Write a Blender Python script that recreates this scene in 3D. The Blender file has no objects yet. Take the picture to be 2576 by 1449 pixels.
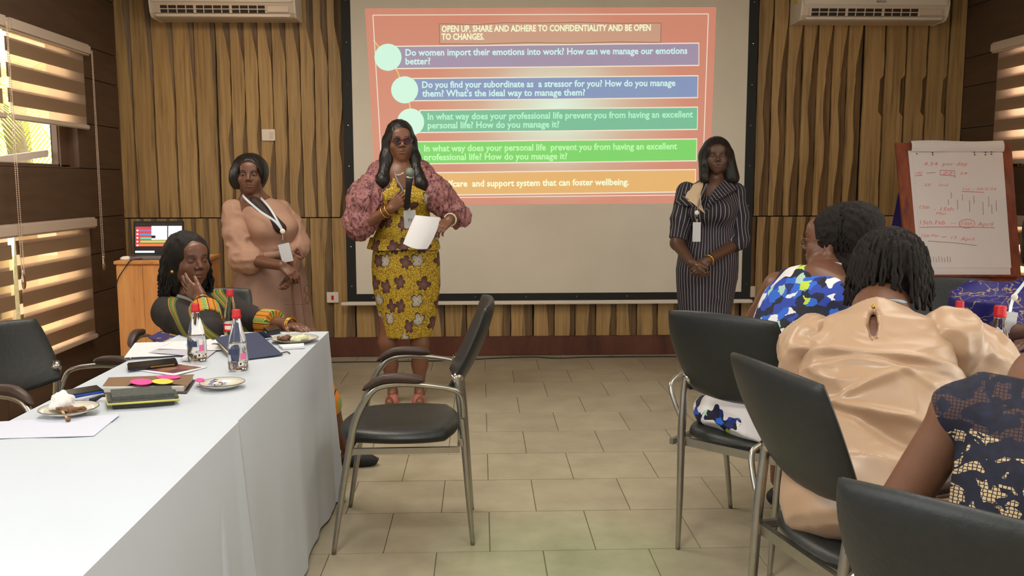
import bpy, bmesh, math, random
import numpy as np
from mathutils import Vector, Matrix

# ------------------------------------------------------------------ camera, world, lights, exposure
C = bpy.context.scene.collection
SC = bpy.context.scene
F0 = 2250.0; YAW = math.radians(2.0); PIT = math.atan(267/2250.); ROLL = math.radians(0.1); EYE = 1.38
_F = np.array([math.sin(YAW)*math.cos(PIT), math.cos(YAW)*math.cos(PIT), -math.sin(PIT)])
_R = np.array([math.cos(YAW), -math.sin(YAW), 0.]); _U = np.cross(_R, _F)
_R, _U = math.cos(ROLL)*_R-math.sin(ROLL)*_U, math.sin(ROLL)*_R+math.cos(ROLL)*_U
_C = np.array([0, 0, EYE])
def _ray(x, y): return _F+(x-1288)/F0*_R-(y-724.5)/F0*_U
def at(x, y, Y): r = _ray(x, y); return _C+r*(Y/r[1])                 # point of the picture at depth Y
def onz(x, y, z=0.): r = _ray(x, y); return _C+r*((z-EYE)/r[2])       # ... on a horizontal plane
def onx(x, y, X): r = _ray(x, y); return _C+r*(X/r[0])
cam = bpy.data.cameras.new('camera'); cam.sensor_width = 36; cam.lens = F0/2576*36; cam.clip_start = .05
co = bpy.data.objects.new('camera', cam); C.objects.link(co); SC.camera = co
co.matrix_world = Matrix(((_R[0], _U[0], -_F[0], 0), (_R[1], _U[1], -_F[1], 0), (_R[2], _U[2], -_F[2], EYE), (0, 0, 0, 1)))

SC.view_settings.view_transform = 'Standard'; SC.view_settings.look = 'None'
SC.view_settings.gamma = 1; SC.view_settings.use_curve_mapping = False
SC.view_settings.exposure = 0.0
W = bpy.data.worlds.new('sky'); SC.world = W; W.use_nodes = True
W.node_tree.nodes['Background'].inputs[0].default_value = (1.0, .97, .86, 1)
W.node_tree.nodes['Background'].inputs[1].default_value = 5.0
def area(name, loc, rot, sx, sy, power, col):
    l = bpy.data.lights.new(name, 'AREA'); l.shape = 'RECTANGLE'; l.size = sx; l.size_y = sy
    l.energy = power; l.color = col
    o = bpy.data.objects.new(name, l); C.objects.link(o); o.location = loc; o.rotation_euler = rot; return o
PI = math.pi
area('window_daylight', (-2.55, .2, 1.7), (0, -PI/2, 0), 1.3, 2.8, 30, (.86, .94, 1.0))
area('ceiling_lamp_light', (-.5, 1.3, 3.04), (0, 0, 0), .5, .5, 34, (1, .95, .86))
area('ceiling_lamp_light', (-1.2, 4.3, 3.04), (0, 0, 0), 1.2, 1.2, 52, (1, .93, .80))
area('ceiling_lamp_light', (2.2, 3.4, 3.04), (0, 0, 0), 1.6, 1.6, 30, (1, .94, .84))
area('ambient_fill_light', (.6, .2, 3.06), (0, 0, 0), 3.6, 3.0, 60, (1, .97, .9))  # added soft fill for the ambient haze, no fixture behind it
def spot(name, loc, tgt, power, ang, col, blend=.6, r=.05):
    l = bpy.data.lights.new(name, 'SPOT'); l.energy = power; l.spot_size = ang; l.spot_blend = blend; l.color = col; l.shadow_soft_size = r
    o = bpy.data.objects.new(name, l); C.objects.link(o); o.location = loc
    o.rotation_euler = (Vector(tgt)-Vector(loc)).to_track_quat('-Z', 'Y').to_euler(); return o
spot('projector_stray_light', (.45, 2.2, 2.62), (.32, 3.1, 0), 75, math.radians(24), (.45, 1, .42), 1.0)
spot('added_wall_spot_light', (-1.9, 5.3, 3.0), (-1.85, 7.07, 2.0), 26, math.radians(62), (1, .70, .38), 1.0, .06)  # added spot, stands in for warm window light on the plywood

# ------------------------------------------------------------------ helpers
def lin(c):
    return tuple(((v/255/12.92) if v/255 <= .04045 else ((v/255+.055)/1.055)**2.4) for v in c)+(1,)
class N:                                                              # tiny node writer
    def __init__(s, name):
        s.m = bpy.data.materials.new(name); s.m.use_nodes = True; s.t = s.m.node_tree; s.b = s.t.nodes['Principled BSDF']
    def n(s, typ, **k):
        d = s.t.nodes.new('ShaderNode'+typ)
        for a, v in k.items():
            if isinstance(v, bpy.types.NodeSocket): s.t.links.new(v, d.inputs[a])
            elif a in d.inputs.keys(): d.inputs[a].default_value = v
            else: setattr(d, a, v)
        return d
    def l(s, a, b): s.t.links.new(a, b)
    def math(s, op, a, b=0., c=0.):
        d = s.t.nodes.new('ShaderNodeMath'); d.operation = op
        for i, v in enumerate((a, b, c)):
            if isinstance(v, bpy.types.NodeSocket): s.t.links.new(v, d.inputs[i])
            else: d.inputs[i].default_value = v
        return d.outputs[0]
    def mix(s, f, a, b):
        d = s.t.nodes.new('ShaderNodeMix'); d.data_type = 'RGBA'
        for i, v in ((0, f), (6, a), (7, b)):
            if isinstance(v, bpy.types.NodeSocket): s.t.links.new(v, d.inputs[i])
            else: d.inputs[i].default_value = v
        return d.outputs[2]
    def ramp(s, f, stops, interp='LINEAR'):
        d = s.t.nodes.new('ShaderNodeValToRGB'); s.l(f, d.inputs[0]); r = d.color_ramp; r.interpolation = interp
        while len(r.elements) < len(stops): r.elements.new(.5)
        for e, (p, c) in zip(r.elements, stops): e.position = p; e.color = c
        return d.outputs[0]
    def step(s, v, lo, hi):
        d = s.t.nodes.new('ShaderNodeMapRange'); d.interpolation_type = 'SMOOTHSTEP'; s.l(v, d.inputs[0])
        d.inputs[1].default_value = lo; d.inputs[2].default_value = hi; return d.outputs[0]
    def bump(s, h, st=.3, dist=.01):
        d = s.n('Bump', Strength=st, Distance=dist); s.l(h, d.inputs['Height']); s.l(d.outputs[0], s.b.inputs['Normal'])
    def coord(s, kind='Object', scale=(1, 1, 1), rot=(0, 0, 0)):
        c = s.n('TexCoord'); m = s.n('Mapping'); s.l(c.outputs[kind], m.inputs[0]); m.inputs['Scale'].default_value = scale; m.inputs['Rotation'].default_value = rot
        return m.outputs[0]
MATS = {}
def mat(name, col, rough=.6, metal=0., var=0., vs=8., stretch=(1, 1, 1), bump=0., spec=.5, emit=0, trans=0, tint=False, sheen=0, coat=0):
    if name in MATS: return MATS[name]
    s = N(name); b = s.b; c = lin(col)
    b.inputs['Base Color'].default_value = c; b.inputs['Roughness'].default_value = rough; b.inputs['Metallic'].default_value = metal
    b.inputs['Specular IOR Level'].default_value = spec; b.inputs['Transmission Weight'].default_value = trans
    b.inputs['Sheen Weight'].default_value = sheen; b.inputs['Coat Weight'].default_value = coat
    out = None
    if var or bump:
        v = s.coord(scale=stretch); n = s.n('TexNoise', Vector=v, Scale=vs, Detail=6., Roughness=.6)
        if var:
            k = tuple(x*(1-var) for x in c[:3])+(1,); g = tuple(min(1, x*(1+var)) for x in c[:3])+(1,)
            out = s.ramp(n.outputs['Fac'], [(.3, k), (.7, g)])
        if bump: s.bump(n.outputs['Fac'], bump, .004)
    if tint:
        a = s.n('Attribute', attribute_name='tint'); m = s.t.nodes.new('ShaderNodeMix'); m.data_type = 'RGBA'; m.blend_type = 'MULTIPLY'; m.inputs[0].default_value = 1
        if out: s.l(out, m.inputs[6])
        else: m.inputs[6].default_value = c
        s.l(a.outputs['Color'], m.inputs[7]); out = m.outputs[2]
    if out: s.l(out, b.inputs['Base Color'])
    if emit:
        b.inputs['Emission Color'].default_value = c; b.inputs['Emission Strength'].default_value = emit
    MATS[name] = s.m; return s.m

def tag(o, label=None, cat=None, group=None, kind=None):
    if label: o['label'] = label
    if cat: o['category'] = cat
    if group: o['group'] = group
    if kind: o['kind'] = kind
    return o
def thing(name, label, cat, loc=(0, 0, 0), rz=0., group=None):
    o = bpy.data.objects.new(name, None); C.objects.link(o); o.location = loc; o.rotation_euler = (0, 0, rz); o.empty_display_size = .1
    return tag(o, label, cat, group)
def mesh(name, verts, faces, m=None, parent=None, smooth=False, mats=None, mi=None, local=False):
    """verts are world coordinates unless local; they are taken into the parent's frame"""
    me = bpy.data.meshes.new(name); v = np.asarray(verts, float).reshape(-1, 3)
    o = bpy.data.objects.new(name, me); C.objects.link(o)
    if parent is not None:
        o.parent = parent
        if not local:
            chain = []; p = parent
            while p is not None: chain.append(p); p = p.parent
            for p in reversed(chain):
                rz = p.rotation_euler[2]; l = np.array(p.location); c, s_ = math.cos(-rz), math.sin(-rz)
                v = v-l; v = np.stack([c*v[:, 0]-s_*v[:, 1], s_*v[:, 0]+c*v[:, 1], v[:, 2]], 1)
    if isinstance(faces, np.ndarray):
        nf, k = faces.shape
        me.vertices.add(len(v)); me.vertices.foreach_set('co', v.ravel().astype(np.float32))
        me.loops.add(nf*k); me.loops.foreach_set('vertex_index', faces.ravel().astype(np.int32))
        me.polygons.add(nf); me.polygons.foreach_set('loop_start', np.arange(0, nf*k, k, dtype=np.int32)); me.update(calc_edges=True)
    else: me.from_pydata(v.tolist(), [], faces)
    for x in (mats or ([m] if m else [])): me.materials.append(x)
    if mi is not None: me.polygons.foreach_set('material_index', np.asarray(mi, np.int32))
    if smooth: me.polygons.foreach_set('use_smooth', np.ones(len(me.polygons), bool))
    me.validate(); me.update(); return o
class MB:
    def __init__(s): s.v = []; s.f = []
    def add(s, v, f):
        b = len(s.v); s.v += [tuple(map(float, p)) for p in v]; s.f += [[b+i for i in q] for q in f]; return s
    def box(s, lo, hi, bev=0.):
        bm = bmesh.new(); bmesh.ops.create_cube(bm, size=1)
        c = [(a+b)/2 for a, b in zip(lo, hi)]; d = [b-a for a, b in zip(lo, hi)]
        for v in bm.verts: v.co = Vector((v.co.x*d[0]+c[0], v.co.y*d[1]+c[1], v.co.z*d[2]+c[2]))
        if bev: bmesh.ops.bevel(bm, geom=bm.edges[:], offset=bev, segments=2, affect='EDGES')
        s.bm(bm); return s
    def bm(s, bm, M=None):
        bm.verts.index_update(); s.add([(M@v.co if M else v.co) for v in bm.verts], [[v.index for v in f.verts] for f in bm.faces]); bm.free(); return s
    def obox(s, o, ax, ay, az, bev=0.):                               # box from a corner and three edge vectors
        bm = bmesh.new(); bmesh.ops.create_cube(bm, size=1)
        o, ax, ay, az = (np.array(q, float) for q in (o, ax, ay, az)); L = [np.linalg.norm(q) for q in (ax, ay, az)]
        for v in bm.verts: v.co = Vector(((v.co.x+.5)*L[0], (v.co.y+.5)*L[1], (v.co.z+.5)*L[2]))
        if bev: bmesh.ops.bevel(bm, geom=bm.edges[:], offset=bev, segments=2, affect='EDGES')
        for v in bm.verts: v.co = Vector(o+ax*v.co.x/L[0]+ay*v.co.y/L[1]+az*v.co.z/L[2])
        s.bm(bm); return s
    def tube(s, pts, r, n=10, cap=True, sub=0, flat=None):
        P = [np.array(p, float) for p in pts]; Rr = list(r) if hasattr(r, '__len__') else [r]*len(P)
        if sub: P, Rr = crv(P, Rr, sub)
        T = [P[min(i+1, len(P)-1)]-P[max(i-1, 0)] for i in range(len(P))]; T = [t/(np.linalg.norm(t)+1e-12) for t in T]
        u = np.cross(T[0], [0, 0, 1.]); u = u if np.linalg.norm(u) > .05 else np.cross(T[0], [1., 0, 0]); u /= np.linalg.norm(u)
        V = []
        for p, t, q in zip(P, T, Rr):
            u = u-t*(u@t); u /= np.linalg.norm(u)+1e-12; w = np.cross(t, u)
            for k in range(n):
                a = 2*PI*k/n; V.append(p+q*(math.cos(a)*u+math.sin(a)*w*(flat or 1)))
        F = [[i*n+k, i*n+(k+1) % n, (i+1)*n+(k+1) % n, (i+1)*n+k] for i in range(len(P)-1) for k in range(n)]
        if cap: F += [list(range(n))[::-1], [(len(P)-1)*n+k for k in range(n)]]
        return s.add(V, F)
    def lathe(s, prof, c=(0, 0, 0), n=24, sx=1, sy=1, cap=True):
        V = []; 
        for r, z in prof:
            for k in range(n): a = 2*PI*k/n; V.append((c[0]+sx*r*math.cos(a), c[1]+sy*r*math.sin(a), c[2]+z))
        F = [[i*n+k, i*n+(k+1) % n, (i+1)*n+(k+1) % n, (i+1)*n+k] for i in range(len(prof)-1) for k in range(n)]
        if cap and prof[0][0] > 1e-4: F.append(list(range(n))[::-1])
        if cap and prof[-1][0] > 1e-4: F.append([(len(prof)-1)*n+k for k in range(n)])
        return s.add(V, F)
    def sph(s, c, r, n=12, sc=(1, 1, 1)):
        return s.lathe([(max(1e-5, r*math.sin(PI*i/n))*1, 0) for i in range(0)] or [(r*math.sin(PI*i/n)+1e-6, -r*math.cos(PI*i/n)*sc[2]) for i in range(n+1)], c, n+4, sc[0], sc[1])
    def prism(s, poly, d):                                            # closed polygon (3-D points) extruded by vector d
        n = len(poly); d = np.array(d, float); V = [np.array(p, float) for p in poly]; V += [p+d for p in V]
        return s.add(V, [list(range(n))[::-1], [n+i for i in range(n)]]+[[i, (i+1) % n, n+(i+1) % n, n+i] for i in range(n)])
    def build(s, name, m, parent=None, smooth=False, local=False): return mesh(name, s.v, s.f, m, parent, smooth, local=local)
def crv(P, Rr, sub):
    P = [np.array(p, float) for p in P]; Q = []; RR = []
    for i in range(len(P)-1):
        a, b, c, d = P[max(i-1, 0)], P[i], P[i+1], P[min(i+2, len(P)-1)]
        for k in range(sub):
            t = k/sub; Q.append(.5*((2*b)+(c-a)*t+(2*a-5*b+4*c-d)*t*t+(3*b-a-3*c+d)*t**3)); RR.append(Rr[i]*(1-t)+Rr[i+1]*t)
    return Q+[P[-1]], RR+[Rr[-1]]
def sub(o, name, mb, m, smooth=False): return mb.build(name, m, o, smooth)
def grid(fn, nu, nv):                                                 # verts + quad faces of a parametric sheet
    V = [fn(i/nu, j/nv) for i in range(nu+1) for j in range(nv+1)]
    return V, [[i*(nv+1)+j, (i+1)*(nv+1)+j, (i+1)*(nv+1)+j+1, i*(nv+1)+j+1] for i in range(nu) for j in range(nv)]
def copy_tree(o, parent=None):
    c = o.copy(); C.objects.link(c); c.parent = parent
    for ch in list(o.children): copy_tree(ch, c)
    return c
def text_mesh(name, txt, p0, ux, uz, size, m, parent, width=None, bold=0., shear=0., lift=0.0, space=1.):
    """flat lettering: baseline start p0, unit vectors along the line and up, cap height in metres, stretched to width"""
    cu = bpy.data.curves.new(name, 'FONT'); cu.body = txt; cu.size = 1; cu.offset = bold; cu.resolution_u = 2; cu.shear = shear; cu.space_character = space
    t = bpy.data.objects.new('tmp', cu); C.objects.link(t); dg = bpy.context.evaluated_depsgraph_get(); dg.update()
    me = bpy.data.meshes.new_from_object(t.evaluated_get(dg)); bpy.data.objects.remove(t)
    v = np.array([q.co[:] for q in me.vertices]); f = [list(p.vertices) for p in me.polygons]; bpy.data.meshes.remove(me)
    if not len(v): return None
    s = size/.69; sx = s if width is None else width/(v[:, 0].max()-v[:, 0].min())
    ux, uz = np.array(ux, float), np.array(uz, float); n = np.cross(ux, uz)
    P = np.array(p0)+np.outer((v[:, 0]-v[:, 0].min())*sx, ux)+np.outer(v[:, 1]*s, uz)+n*lift
    return mesh(name, P, f, m, parent)

# ------------------------------------------------------------------ materials
def wood_mat(name, a, b, streak=26., dark=None):
    s = N(name); v = s.coord(scale=(streak, streak, 1.1)); oi = s.n('ObjectInfo')
    vv = s.n('VectorMath', operation='ADD'); s.l(v, vv.inputs[0]); sc = s.n('VectorMath', operation='SCALE'); s.l(oi.outputs['Random'], sc.inputs['Scale']); sc.inputs[0].default_value = (37, 11, 5); s.l(sc.outputs[0], vv.inputs[1])
    n = s.n('TexNoise', Scale=1.6, Detail=7., Roughness=.62, Distortion=.4); s.l(vv.outputs[0], n.inputs['Vector'])
    n2 = s.n('TexNoise', Scale=9., Detail=3.); s.l(vv.outputs[0], n2.inputs['Vector'])
    c = s.ramp(n.outputs['Fac'], [(.28, lin(dark or tuple(x*.72 for x in b))), (.45, lin(b)), (.68, lin(a))])
    r = s.n('HueSaturation'); s.l(c, r.inputs['Color']); s.l(s.math('MULTIPLY_ADD', oi.outputs['Random'], .22, .89), r.inputs['Value'])
    s.l(r.outputs[0], s.b.inputs['Base Color']); s.b.inputs['Roughness'].default_value = .55; s.bump(n2.outputs['Fac'], .12, .003); MATS[name] = s.m; return s.m
M_face = wood_mat('plywood_face', (182, 150, 100), (160, 128, 82))
M_cut = wood_mat('plywood_cut', (134, 106, 72), (104, 80, 54), 34.)
M_podium = wood_mat('podium_veneer', (226, 164, 100), (212, 144, 84), 12.)  # veneer colour raised to carry the orange window glow on the podium
M_base = wood_mat('baseboard_wood', (112, 64, 46), (92, 50, 36), 3.)
M_easel = wood_mat('easel_wood', (132, 66, 38), (112, 52, 30), 14.)
M_board = mat('dark_wall_board', (84, 62, 46), .62, var=.18, vs=3., stretch=(1, 1, 7), bump=.1)
M_joint = mat('dark_joint', (28, 20, 15), .8)
M_trim = mat('window_reveal', (96, 70, 52), .5, var=.1)
M_alu = mat('window_aluminium', (170, 160, 150), .35, .5)
M_ceil = mat('ceiling_paint', (214, 206, 192), .9)
M_grout = mat('floor_grout', (104, 92, 74), .9)
M_fab = mat('screen_fabric', (222, 214, 200), .85, var=.05, vs=2.)
M_black = mat('black_border', (26, 27, 28), .7)
M_white = mat('white_plastic', (226, 216, 204), .35)
M_whitew = mat('white_plastic_warm', (214, 196, 180), .35)
M_red = mat('red_plastic', (196, 26, 34), .4)
M_chrome = mat('brushed_steel', (176, 172, 164), .27, .95, var=.08, vs=30.)
M_chromeb = mat('polished_chrome', (216, 212, 206), .1, 1.)
M_leather = mat('black_leatherette', (34, 37, 38), .42, var=.15, vs=60., bump=.25)
M_pad = mat('brown_arm_pad', (62, 42, 34), .5, var=.12)
M_cloth = mat('white_tablecloth', (190, 198, 210), .85, var=.015, vs=3., bump=.06, sheen=.2)
M_paper = mat('white_paper', (222, 222, 228), .7)
M_paperw = mat('flipchart_paper', (208, 203, 205), .75, var=.02, vs=4.)
def tile_mat():
    s = N('beige_floor_tile'); oi = s.n('ObjectInfo'); v = s.coord()
    vv = s.n('VectorMath', operation='ADD'); s.l(v, vv.inputs[0]); s.l(oi.outputs['Location'], vv.inputs[1])
    n = s.n('TexNoise', Scale=5., Detail=8., Roughness=.65); s.l(vv.outputs[0], n.inputs['Vector'])
    c = s.ramp(n.outputs['Fac'], [(.3, lin((156, 146, 124))), (.7, lin((180, 170, 148)))])
    h = s.n('HueSaturation'); s.l(c, h.inputs['Color']); s.l(s.math('MULTIPLY_ADD', oi.outputs['Random'], .1, .95), h.inputs['Value'])
    s.l(h.outputs[0], s.b.inputs['Base Color']); s.b.inputs['Roughness'].default_value = .3; s.b.inputs['Specular IOR Level'].default_value = .45
    s.bump(n.outputs['Fac'], .04, .004); MATS['tile'] = s.m; return s.m
M_tile = tile_mat()
def sheer_mat(name, col, tr, tl):
    s = N(name); t = s.t; out = t.nodes['Material Output']
    a = t.nodes.new('ShaderNodeBsdfTransparent'); b = t.nodes.new('ShaderNodeBsdfTranslucent'); d = t.nodes.new('ShaderNodeBsdfDiffuse')
    b.inputs[0].default_value = lin(col); d.inputs[0].default_value = lin(col); a.inputs[0].default_value = lin(col)
    m1 = t.nodes.new('ShaderNodeMixShader'); m2 = t.nodes.new('ShaderNodeMixShader'); m1.inputs[0].default_value = tl; m2.inputs[0].default_value = tr
    s.l(d.outputs[0], m1.inputs[1]); s.l(b.outputs[0], m1.inputs[2]); s.l(m1.outputs[0], m2.inputs[1]); s.l(a.outputs[0], m2.inputs[2]); s.l(m2.outputs[0], out.inputs[0])
    MATS[name] = s.m; return s.m
M_sheer = sheer_mat('sheer_blind_gauze', (255, 242, 230), .66, .6)
M_opq = sheer_mat('opaque_blind_band', (166, 138, 110), .0, .34)

# ------------------------------------------------------------------ room shell
XL, XR, YB, YF, ZC = -2.76, 3.80, 7.07, -2.4, 3.1
def struct(name, mb, m, smooth=False): return tag(mb.build(name, m, None, smooth), kind='structure')
floor = struct('floor', MB().box((XL-.1, YF, -.12), (XR+.1, YB+.05, -.004)), M_grout)
def pieces(name, parent, m, boxes, bev=.0):
    out = []
    for lo, hi in boxes:
        mb = MB().box([-(b-a)/2 for a, b in zip(lo, hi)], [(b-a)/2 for a, b in zip(lo, hi)], bev)
        o = mb.build(name, m, parent, local=True); o.location = [(a+b)/2 for a, b in zip(lo, hi)]; out.append(o)
    return out
_tm = {}
def tiles():
    rest = MB(); rows = [3.225+.4055*k for k in range(-14, 11)]; g = .0016
    for r, y0 in enumerate(rows[:-1]):
        y1 = rows[r+1]; k = r-14; x = .028 if k % 2 == 0 else .228
        x -= math.ceil((x-XL)/.4)*.4
        while x < XR:
            a, b = max(x, XL), min(x+.4, XR); c, d = max(y0, YF), min(y1, YB-.02)
            if b-a > .02 and d-c > .02:
                if y0 > 2.3 and b > -1.4:
                    key = (round(b-a, 3), round(d-c, 3))
                    if key not in _tm:
                        w, h = (b-a)/2-g, (d-c)/2-g
                        o = MB().box((-w, -h, -.006), (w, h, 0), .0012).build('tile', M_tile, floor, local=True); _tm[key] = o.data
                    else: o = bpy.data.objects.new('tile', _tm[key]); C.objects.link(o); o.parent = floor
                    o.location = ((a+b)/2, (c+d)/2, 0)
                else: rest.box((a+g, c+g, -.006), (b-g, d-g, 0))
            x += .4
    tag(rest.build('tile', M_tile, floor), kind='stuff')
tiles()
struct('ceiling', MB().box((XL-.3, YF, ZC), (XR+.3, YB+.2, ZC+.12)), M_ceil)
struct('wall_rear', MB().box((XL-.2, YF-.1, 0), (XR+.2, YF, ZC)), mat('rear_wall_paint', (196, 180, 150), .9))
wall_back = struct('wall_back', MB().box((XL-.3, YB+.03, 0), (XR+.3, YB+.15, ZC)), M_joint)
# carved plywood strips of the back wall
rnd = random.Random(4)
def nz(x): return math.sin(x*7.1)*.5+math.sin(x*17.3+1.3)*.3+math.sin(x*41.7+.4)*.2
def plank(x0, x1, z0, z1, style, seed):
    n = max(10, int((z1-z0)/.035)); p = x1-x0; V = []; F = []; mi = []; sd = seed*.113
    for i in range(n+1):
        z = z0+(z1-z0)*i/n; j = nz(z*1.7+sd)*.02+.006*math.sin(seed*12.9)
        if style == 'U1': w = .93-.20*max(0, (z-1.95))/.7; w = max(w, .66)
        elif style == 'U2':
            w = .95
            if z > 2.28: w = .95-.42*min(1, (z-2.28)/.28)
            elif z < 1.95: w = .95-.13*(1+math.sin(z*9+sd))*min(1, (1.95-z)/.3)-.12*min(1, (1.95-z)/.6)
        elif style == 'U3':
            w = .72+.22*math.cos((z-2.72)*5.2) if z > 2.2 else .54+.1*math.cos(z*8)
            if z < 1.75: w = .54+.1*math.cos(z*8)-.1*min(1, (1.75-z)/.3)
        elif style == 'U4': w = .93 if abs(z-2.05) > .13 else .76
        elif style == 'L1': w = .66+.1*math.sin(z*5+sd*3)
        elif style == 'L2': w = .72+.14*math.sin(z*4.2+sd*9)
        else: w = .6+.1*math.sin(z*6)
        w = min(.97, max(.32, w+j)); q = .5*(w+1)
        dx = nz(z*.9+sd*5)*.003; D = .019*(1.15-w)+.004
        for fx, dy in ((0.012, .02), (.02, 0), (w, 0), (q, D*.75), (.985, D+.004), (.985, .03)): V.append((x0+p*fx+dx, YB-.012+dy, z))
    for i in range(n):
        for k in range(5): F.append([i*6+k, i*6+k+1, (i+1)*6+k+1, (i+1)*6+k]); mi.append(0 if k in (0, 1) else 1)
    F.append(list(range(6))); mi.append(1); F.append([n*6+k for k in range(6)][::-1]); mi.append(1)
    return mesh('plank', V, F, None, wall_back, mats=[M_face, M_cut], mi=mi)
def row(px0, px1, pitch, z0, z1, style, y_ref):
    X0 = at(px0, y_ref, YB)[0]; X1 = at(px1, y_ref, YB)[0]; n = max(1, round((px1-px0)/pitch)); w = (X1-X0)/n
    for i in range(n): plank(X0+i*w, X0+(i+1)*w, z0, z1, style, rnd.randrange(900))
ZJ = 1.105
row(281, 545, 54, ZJ+.004, ZC-.01, 'U1', 200); row(547, 896, 34.6, ZJ+.004, ZC-.01, 'U2', 200)
row(1866, 2168, 37, ZJ+.004, ZC-.01, 'U3', 200); row(2171, 2436, 54, ZJ+.004, ZC-.01, 'U4', 200)
row(896, 1866, 54, 2.9, ZC-.01, 'L2', 200)
row(300, 560, 34.5, .15, ZJ-.004, 'L1', 600); row(562, 890, 54, .15, ZJ-.004, 'L2', 600); row(892, 1340, 54, .15, ZJ-.004, 'L2', 600)
row(1342, 1866, 52, .15, ZJ-.004, 'L1', 600); row(1868, 2200, 34.5, .15, ZJ-.004, 'L3', 600); row(2202, 2432, 54, .15, ZJ-.004, 'L2', 600)
struct('baseboard_back', MB().box((XL, YB-.035, 0), (XR, YB+.03, .155), .006), M_base)
struct('trim_1', MB().box((XR-.05, YB-.03, .155), (XR-.005, YB+.03, ZC)), M_face)

# side walls: dark boards round the window openings
WZ = ((.27, 1.13), (1.478, 2.33))
def side_wall(name, X, sgn, bays):
    w = struct(name, MB(), None) if 0 else None
    mb = MB(); t = sgn*.09
    xs = sorted((X+sgn*.012, X+t+sgn*.1))
    def slab(y0, y1, z0, z1):
        if y1-y0 > .003 and z1-z0 > .003: mb.box((xs[0], y0, z0), (xs[1], y1, z1))
    ys = [YF]+[v for b in bays for v in b]+[YB+.03]
    zs = [0, WZ[0][0], WZ[0][1], WZ[1][0], WZ[1][1], ZC]
    for i in range(len(ys)-1):
        for j in range(5):
            if not (i % 2 == 1 and j in (1, 3)): slab(ys[i], ys[i+1], zs[j], zs[j+1])
    w = struct(name, mb, M_joint); boxes = []
    courses = [0, .27, .595, .87, 1.13, 1.478, 1.79, 2.11, 2.33, 2.72, ZC]
    for j in range(len(courses)-1):
        z0, z1 = courses[j], courses[j+1]; op = any(a-.01 <= z0 and z1 <= b+.01 for a, b in WZ)
        segs = [(ys[i], ys[i+1]) for i in range(0, len(ys), 2) if i+1 < len(ys)] if op else [(a, min(a+1.9, YB)) for a in np.arange(YF, YB, 1.9)]
        for a, b in segs:
            if b-a > .01:
                lo = [min(X, X+sgn*.014), a+.001, z0+.0025]; hi = [max(X, X+sgn*.014), b-.001, z1-.0025]; boxes.append((lo, hi))
    pieces('board', w, M_board, boxes, .002)
    return w
LB = [(-1.2, -.1), (.1, 1.2), (1.4, 2.5), (2.7, 3.8), (4.0, 5.1), (5.2, 6.33)]
RB = [(-1.2, -.1), (.1, 1.2), (1.4, 2.5), (2.7, 3.8), (4.1, 5.2), (5.4, 6.5)]
wall_left = side_wall('wall_left', XL, -1, LB); wall_right = side_wall('wall_right', XR, 1, RB)
M_glass = N('window_glass')
def glass_mat():
    s = M_glass; t = s.t; a = t.nodes.new('ShaderNodeBsdfTransparent'); g = t.nodes.new('ShaderNodeBsdfGlossy'); g.inputs[1].default_value = .03
    m = t.nodes.new('ShaderNodeMixShader'); m.inputs[0].default_value = .06
    s.l(a.outputs[0], m.inputs[1]); s.l(g.outputs[0], m.inputs[2]); s.l(m.outputs[0], t.nodes['Material Output'].inputs[0])
glass_mat(); M_glass = M_glass.m
nwin = 0
def window(X, sgn, bay, zr):
    global nwin
    nwin += 1; y0, y1 = bay; z0, z1 = zr; t = .035; xo = X+sgn*.10; xi = X+sgn*.065
    a, b = min(xo, xi), max(xo, xi)
    fr = MB()
    fr.box((a, y0, z0), (b, y0+t, z1)); fr.box((a, y1-t-.14, z0), (b, y1, z1)); fr.box((a, y0, z0), (b, y1, z0+.02)); fr.box((a, y0, z1-t), (b, y1, z1))
    o = struct('window_%d' % nwin, fr, M_trim)
    bead = MB().box((a-.004 if sgn > 0 else a, y1-.158, z0+.01), (b if sgn > 0 else b+.004, y1-.143, z1-t)); bead.box((a, y0+t, z0+.018), (b, y1-.14, z0+.026)); sub(o, 'glazing_bead', bead, M_alu)
    sub(o, 'glass_pane', MB().box((min(xo, xo+sgn*.006), y0+.01, z0+.01), (max(xo, xo+sgn*.006), y1-.01, z1-.01)), M_glass)
    if zr is WZ[1]:
        sub(o, 'awning_rail', MB().obox((xo+sgn*.04, y1-.15, z0+.075), (sgn*.02, 0, 0), (0, y0-y1+.19, -.09), (0, 0, .045)), mat('pale_rail', (232, 214, 204), .5))
    sub(o, 'reveal', MB().box((min(X-.0*sgn, xi), y1-.012, z0), (max(X, xi), y1, z1)).box((min(X, xi), y0, z0), (max(X, xi), y1, z0+.008)), M_trim)
M_chain = mat('bead_chain_metal', (222, 196, 176), .3, .3)
M_rail = mat('blind_rail', (196, 176, 160), .45)
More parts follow.
